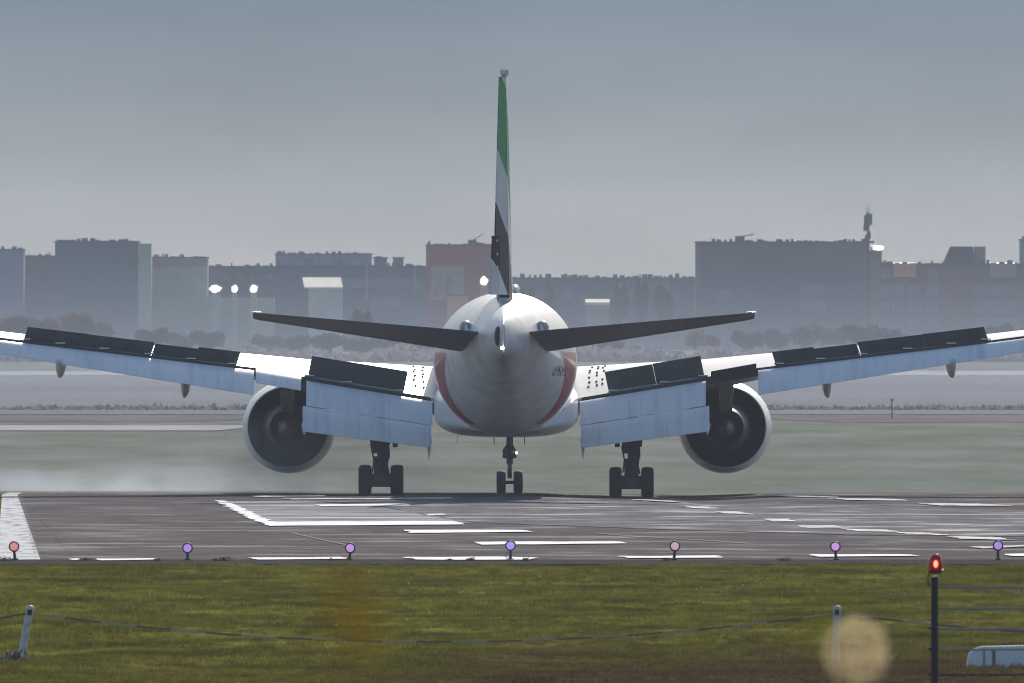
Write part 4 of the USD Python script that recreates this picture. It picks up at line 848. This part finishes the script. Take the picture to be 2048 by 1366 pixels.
for k in range(160):
    p = np.array((X(28, d) + g.normal(0, .22), d + g.normal(0, .25), abs(g.normal(0, .10)))); a = g.normal(0, .03, 3); b2 = np.array((g.normal(0, .06), g.normal(0, .05), g.uniform(.05, .22)))
    i = len(v); v += [p - a, p + a, p + b2]; f += [(i, i + 1, i + 2)]
o = thing('weed_clump', 'dark grass tussock at the foot of the leaning white post', 'weed'); obj('leaves', tm(v, f), 'leaf_dark', o)

d = D(1339)
t = thing('barrier', 'white plastic barrier with brown streaks at the lower right', 'barrier', (X(1932, d), d, 0))
rings = []
for k, (x, hh, ww) in enumerate(((0, .10, .22), (.06, .36, .25), (.16, .46, .26), (.34, .52, .27), (1.2, .54, .28), (2.4, .54, .28), (2.8, .50, .27), (3.0, .3, .22))):
    rings.append([(x, -ww, .0), (x, ww, .0), (x, ww * .85, hh * .8), (x, ww * .6, hh), (x, -ww * .6, hh), (x, -ww * .85, hh * .8)])
bm = ring_loft(rings); bd = obj('body', bm, 'barrier_white', t, smooth=35)
for x, w2 in ((.62, .035), (1.62, .04), (.40, .014)):
    obj('rust_streak', ring_loft([[(x + dx - w2, -.283 - .002, .08), (x + dx + w2, -.285, .08), (x + dx + w2 * .8, -.25, .46), (x + dx - w2 * .8, -.25, .46)] for dx in (0, .004)]), 'barrier_stain', bd)

d = 400.0; gz = float(zg(0, d)); bxp = X(1869, d)
t = thing('beacon_post', 'black post at the lower right carrying the red beacon and the fence rails', 'post', (bxp, d, gz))
obj('shaft', bx((0, 0, (Z(1156, d) - gz) / 2), (.118, .118, Z(1156, d) - gz)), 'fence_black', t)
obj('cap', bx((0, 0, Z(1156, d) - gz + .012), (.14, .14, .02)), 'fence_black', t)
obj('conduit', tube([(-.09, -.06, Z(1172, d) - gz), (-.12, -.06, Z(1160, d) - gz), (-.11, -.06, Z(1150, d) - gz), (-.04, -.03, Z(1143, d) - gz)], .016, 6), 'fence_black', t)
RAILS = [(1175, 'fence_rail', 'top'), (1217, 'fence_rail', 'second'), (1258, 'fence_rail', 'third'), (1300, 'fence_rail', 'fourth'), (1350, 'fence_black', 'dark bottom')]
fr = thing('rail_fence', 'fence of five thin horizontal rails running right from the beacon post', 'fence', (bxp, d, gz))
for r, m_, _ in RAILS:
    obj('rail', rod((.063, 0, Z(r, d) - gz), (6.0, .3, Z(r + (2 if r < 1300 else -4), d) - gz), .024 if r < 1300 else .018, n=10), m_, fr)
obj('end_post', bx((6.06, .3, 1.3), (.1, .1, 2.9)), 'fence_black', fr)
for r in (1258, 1300, 1350): obj('rail_clip', bx((-.085, 0, Z(r - 2, d) - gz), (.05, .05, .05)), 'fence_black', fr)
zb = Z(1156, d)
t = thing('beacon', 'red obstruction beacon glowing on top of the black post', 'beacon', (bxp + .02, d, zb + .022))
obj('neck', trimesh.creation.cylinder(.03, .14, sections=12, transform=trimesh.transformations.translation_matrix((0, 0, .02))), 'chrome', t)
pr = [(.05, .0), (.05, .10), (.09, .135), (.125, .135), (.13, .12)]
def rev_z(pr, n=28): 
    a = np.linspace(0, 2 * np.pi, n, endpoint=False); return ring_loft([[(r * math.cos(q), r * math.sin(q), z) for q in a] for z, r in pr])
obj('base', rev_z([(.045, .07), (.06, .10), (.10, .135), (.125, .137), (.13, .122)]), 'beacon_base', t, smooth=40)
gl = obj('globe', rev_z([(.128, .118), (.20, .125), (.28, .12), (.34, .105), (.38, .075), (.40, .03), (.402, .002)]), 'beacon_red', t, smooth=50)
obj('lamp', ell((0, -.123, .225), (.034, .02, .06), 2), 'beacon_glow', gl, smooth=50)

# blurred plants close to the photographer
d = 85.0; gz = float(zg(0, d)); x = X(1712, d); zt = Z(1304, d)
t = thing('hogweed', 'tall dry plant with round straw coloured seed head, blurred at the lower right', 'plant', (x, d, gz))
obj('stem', tube([(.10, .05, 0), (.05, 0, (zt - gz) * .5), (.0, 0, zt - gz - .14)], [.014, .011, .007], 8), 'stem', t)
g = np.random.default_rng(5); v, f = [], []
for k in range(1500):
    p = g.normal(0, 1, 3); p /= np.linalg.norm(p); p *= g.uniform(.55, 1) ** .5 * np.array((.122, .05, .130)); a, b2 = g.normal(0, .0050, 3), g.normal(0, .0050, 3)
    i = len(v); v += [p + (0, 0, zt - gz) - a, p + (0, 0, zt - gz) + a, p + (0, 0, zt - gz) + b2]; f.append((i, i + 1, i + 2))
obj('seed_head', tm(v, f), 'straw', t)
obj('ray', cat([tube([(0, 0, zt - gz - .15), (q * .05, 0, zt - gz - .05)], .003, 5) for q in (-1.4, -.6, .3, 1.2)]), 'stem', t)
def twig(c, r, d, leafs, m_, lab, spread, seed):
    g = np.random.default_rng(seed); gz = float(zg(0, d)); t = thing('leafy_stalk', lab, 'plant', (X(c, d), d, gz)); zt = Z(r, d) - gz
    obj('stem', tube([(.05, 0, 0), (.02, 0, zt * .5), (0, 0, zt - .02)], [.004, .003, .002], 6), 'stem', t)
    for k in range(leafs):
        c0 = np.array((g.normal(0, spread[0]), g.normal(0, .02), zt + g.normal(0, spread[1]))); a = g.normal(0, 1, 3); a[1] *= .3; a /= np.linalg.norm(a); b2 = np.cross(a, (0, 1, .2)); b2 /= np.linalg.norm(b2)
        L, W = spread[2], spread[2] * .4
        obj('leaf', tm([c0 - a * L, c0 + b2 * W, c0 + a * L, c0 - b2 * W, c0 + (0, .004, .002)], [(0, 1, 4), (1, 2, 4), (2, 3, 4), (3, 0, 4)]), m_, t)
twig(706, 1212, 24.0, 13, 'leaf_amber', 'amber leaved stalk, fully out of focus, left of the middle of the grass', (.014, .026, .018), 21)
twig(1640, 1272, 30.0, 7, 'leaf_olive', 'olive yellow leaved stalk, fully out of focus, left of the straw plant', (.012, .018, .015), 22)

# ------------------------------------------------------------------ grass
def tuft(seed, n=11):
    g = np.random.default_rng(seed); v, f = [], []
    for k in range(n):
        b = np.array((g.normal(0, .07), g.normal(0, .07), 0)); h = g.uniform(.04, .12); lean = np.array((g.normal(0, .05), g.normal(0, .05), h)); w = g.uniform(.008, .016); a = g.uniform(0, np.pi); s_ = np.array((math.cos(a) * w, math.sin(a) * w, 0))
        i = len(v); v += [b - s_, b + s_, b + lean]; f.append((i, i + 1, i + 2))
    return tm(v, f)
gi = UsdGeom.PointInstancer.Define(stage, '/World/grass'); keys(gi.GetPrim(), 'short olive turf between the photographer and the runway', 'grass', None, 'stuff')
protos_ = []
for k in range(4):
    usdkit.mesh(stage, f'/World/grass/Tufts/tuft_{k + 1:03d}', tuft(100 + k), M['turf_blades']); protos_.append(Sdf.Path(f'/World/grass/Tufts/tuft_{k + 1:03d}'))
gi.CreatePrototypesRel().SetTargets(protos_)
N = 190000
gy = 470 + (D(1131.5) - 470) * rng.random(N) ** .9; gx = (rng.random(N) - .5) * 2 * (gy * 1024 / F * 1.12 + 1)
keep = meshkit.noise(np.c_[gx * .9, gy * .25, np.zeros(N)], 5) + rng.normal(0, .25, N) > .28
gx, gy = gx[keep], gy[keep]; n = len(gx)
sc = (.55 + 1.0 * meshkit.noise(np.c_[gx * .5, gy * .12, np.zeros(n)], 9) ** 1.5) * rng.uniform(.7, 1.3, n)
gi.CreatePositionsAttr(Vt.Vec3fArray.FromNumpy(np.c_[gx, gy, zg(gx, gy)].astype(np.float32)))
gi.CreateScalesAttr(Vt.Vec3fArray.FromNumpy(np.c_[sc * 1.1, sc * 1.1, sc].astype(np.float32)))
th = rng.uniform(0, np.pi, n); q = np.c_[np.cos(th), np.zeros(n), np.zeros(n), np.sin(th)]
gi.CreateOrientationsAttr(Vt.QuathArray([Gf.Quath(float(a), 0.0, 0.0, float(b)) for a, b in zip(q[:, 0], q[:, 3])]))
gi.CreateProtoIndicesAttr(Vt.IntArray.FromNumpy(rng.integers(0, 4, n).astype(np.int32)))
v, f = [], []
for c, r in [(1394, 1187), (1398, 1209), (1408, 1214), (1512, 1170), (1486, 1178), (1535, 1165), (740, 1152), (818, 1174), (815, 1248), (1080, 1160), (1838, 1214), (228, 1200), (1460, 1180), (1402, 1183), (672, 1259)]:
    dd = D(r); p = np.array((X(c, dd), dd, .10))
    i = len(v); s_ = rng.uniform(.02, .04); v += [p + (-s_, 0, 0), p + (s_, 0, 0), p + (0, 0, s_ * 1.4), p + (0, .03, 0)]; f += [(i, i + 1, i + 2), (i, i + 2, i + 3), (i + 1, i + 3, i + 2)]
obj('daisies', tm(v, f), 'daisy', kind='stuff', label='few white daisies scattered in the turf')

# ------------------------------------------------------------------ tyre smoke and haze
def smoke(name, c, r, k, lab, scale):
    nodes = {'g': ('geometry', {}), 's': ('vector_math', {'math_type': 'subtract', 'vector2': c}), 'd': ('vector_math', {'math_type': 'divide', 'vector2': r}), 'l': ('vector_math', {'math_type': 'length'}),
             'fall': ('map_range', {'range_type': 'smoothstep', 'from_min': .15, 'from_max': 1.0, 'to_min': 1.0, 'to_max': 0.0, 'clamp': True}),
             'n': ('noise_texture', {'scale': scale, 'detail': 4.0, 'roughness': .55}), 'nr': ('map_range', {'from_min': .38, 'from_max': .72, 'to_min': .15, 'to_max': 1.3, 'clamp': True}),
             'a': ('math', {'math_type': 'multiply'}), 'b': ('math', {'math_type': 'multiply', 'value2': k}),
             'v': ('principled_volume', {'color': (.80, .87, .97), 'anisotropy': .25})}
    links = [('g.position', 's.vector1'), ('s.vector', 'd.vector1'), ('d.vector', 'l.vector1'), ('l.value', 'fall.value'), ('g.position', 'n.vector'), ('n.fac', 'nr.value'),
             ('fall.result', 'a.value1'), ('nr.result', 'a.value2'), ('a.value', 'b.value1'), ('b.value', 'v.density')]
    M[name + '_look'] = usdkit.material(stage, '/World/Looks/' + name + '_look', nodes, links, volume='v.volume')
    m = trimesh.creation.icosphere(3); m.apply_scale(r); m.apply_translation(c); m.vertices[:, 2] = np.maximum(m.vertices[:, 2], .05)
    obj('tyre_smoke', m, name + '_look', kind='stuff', label=lab)
smoke('smoke_low', (-9.5, 1000.0, .6), (10.5, 9.0, 4.2), .055, 'thin blue white tyre smoke round the left main wheels', .55)
smoke('smoke_trail', (-20.0, 1016.0, -.2), (17.0, 7.0, 1.7), .22, 'low bank of tyre smoke trailing along the ground at the left', .5)

M['haze_look'] = usdkit.material(stage, '/World/Looks/haze_look', {'v': ('principled_volume', {'color': (.68, .77, .93), 'density': HAZE_DENSITY, 'anisotropy': .2})}, [], volume='v.volume')
M['mist_look'] = usdkit.material(stage, '/World/Looks/mist_look', {
    'g': ('geometry', {}), 's': ('separate_xyz', {}), 'h': ('map_range', {'from_min': 0.0, 'from_max': 17.0, 'to_min': 1.0, 'to_max': 0.0, 'clamp': True}), 'h2': ('math', {'math_type': 'power', 'value2': 1.7}),
    'f': ('map_range', {'range_type': 'smoothstep', 'from_min': 1420.0, 'from_max': 2300.0, 'clamp': True}), 'hf': ('math', {'math_type': 'multiply'}), 'k': ('math', {'math_type': 'multiply', 'value2': 1.9e-4}),
    'v': ('principled_volume', {'color': (.70, .78, .95), 'anisotropy': .2})},
    [('g.position', 's.vector'), ('s.z', 'h.value'), ('h.result', 'h2.value1'), ('s.y', 'f.value'), ('h2.value', 'hf.value1'), ('f.result', 'hf.value2'), ('hf.value', 'k.value1'), ('k.value', 'v.density')], volume='v.volume')
obj('ground_mist', bx((0, 2860, 8.6), (1400, 2920, 17.0)), 'mist_look', kind='stuff', label='low blue mist over the far half of the airfield')
obj('haze', bx((0, 3450, 22.5 - 2.5), (6200, 7200, 50)), 'haze_look', kind='stuff', label='blue grey haze over the whole airfield')
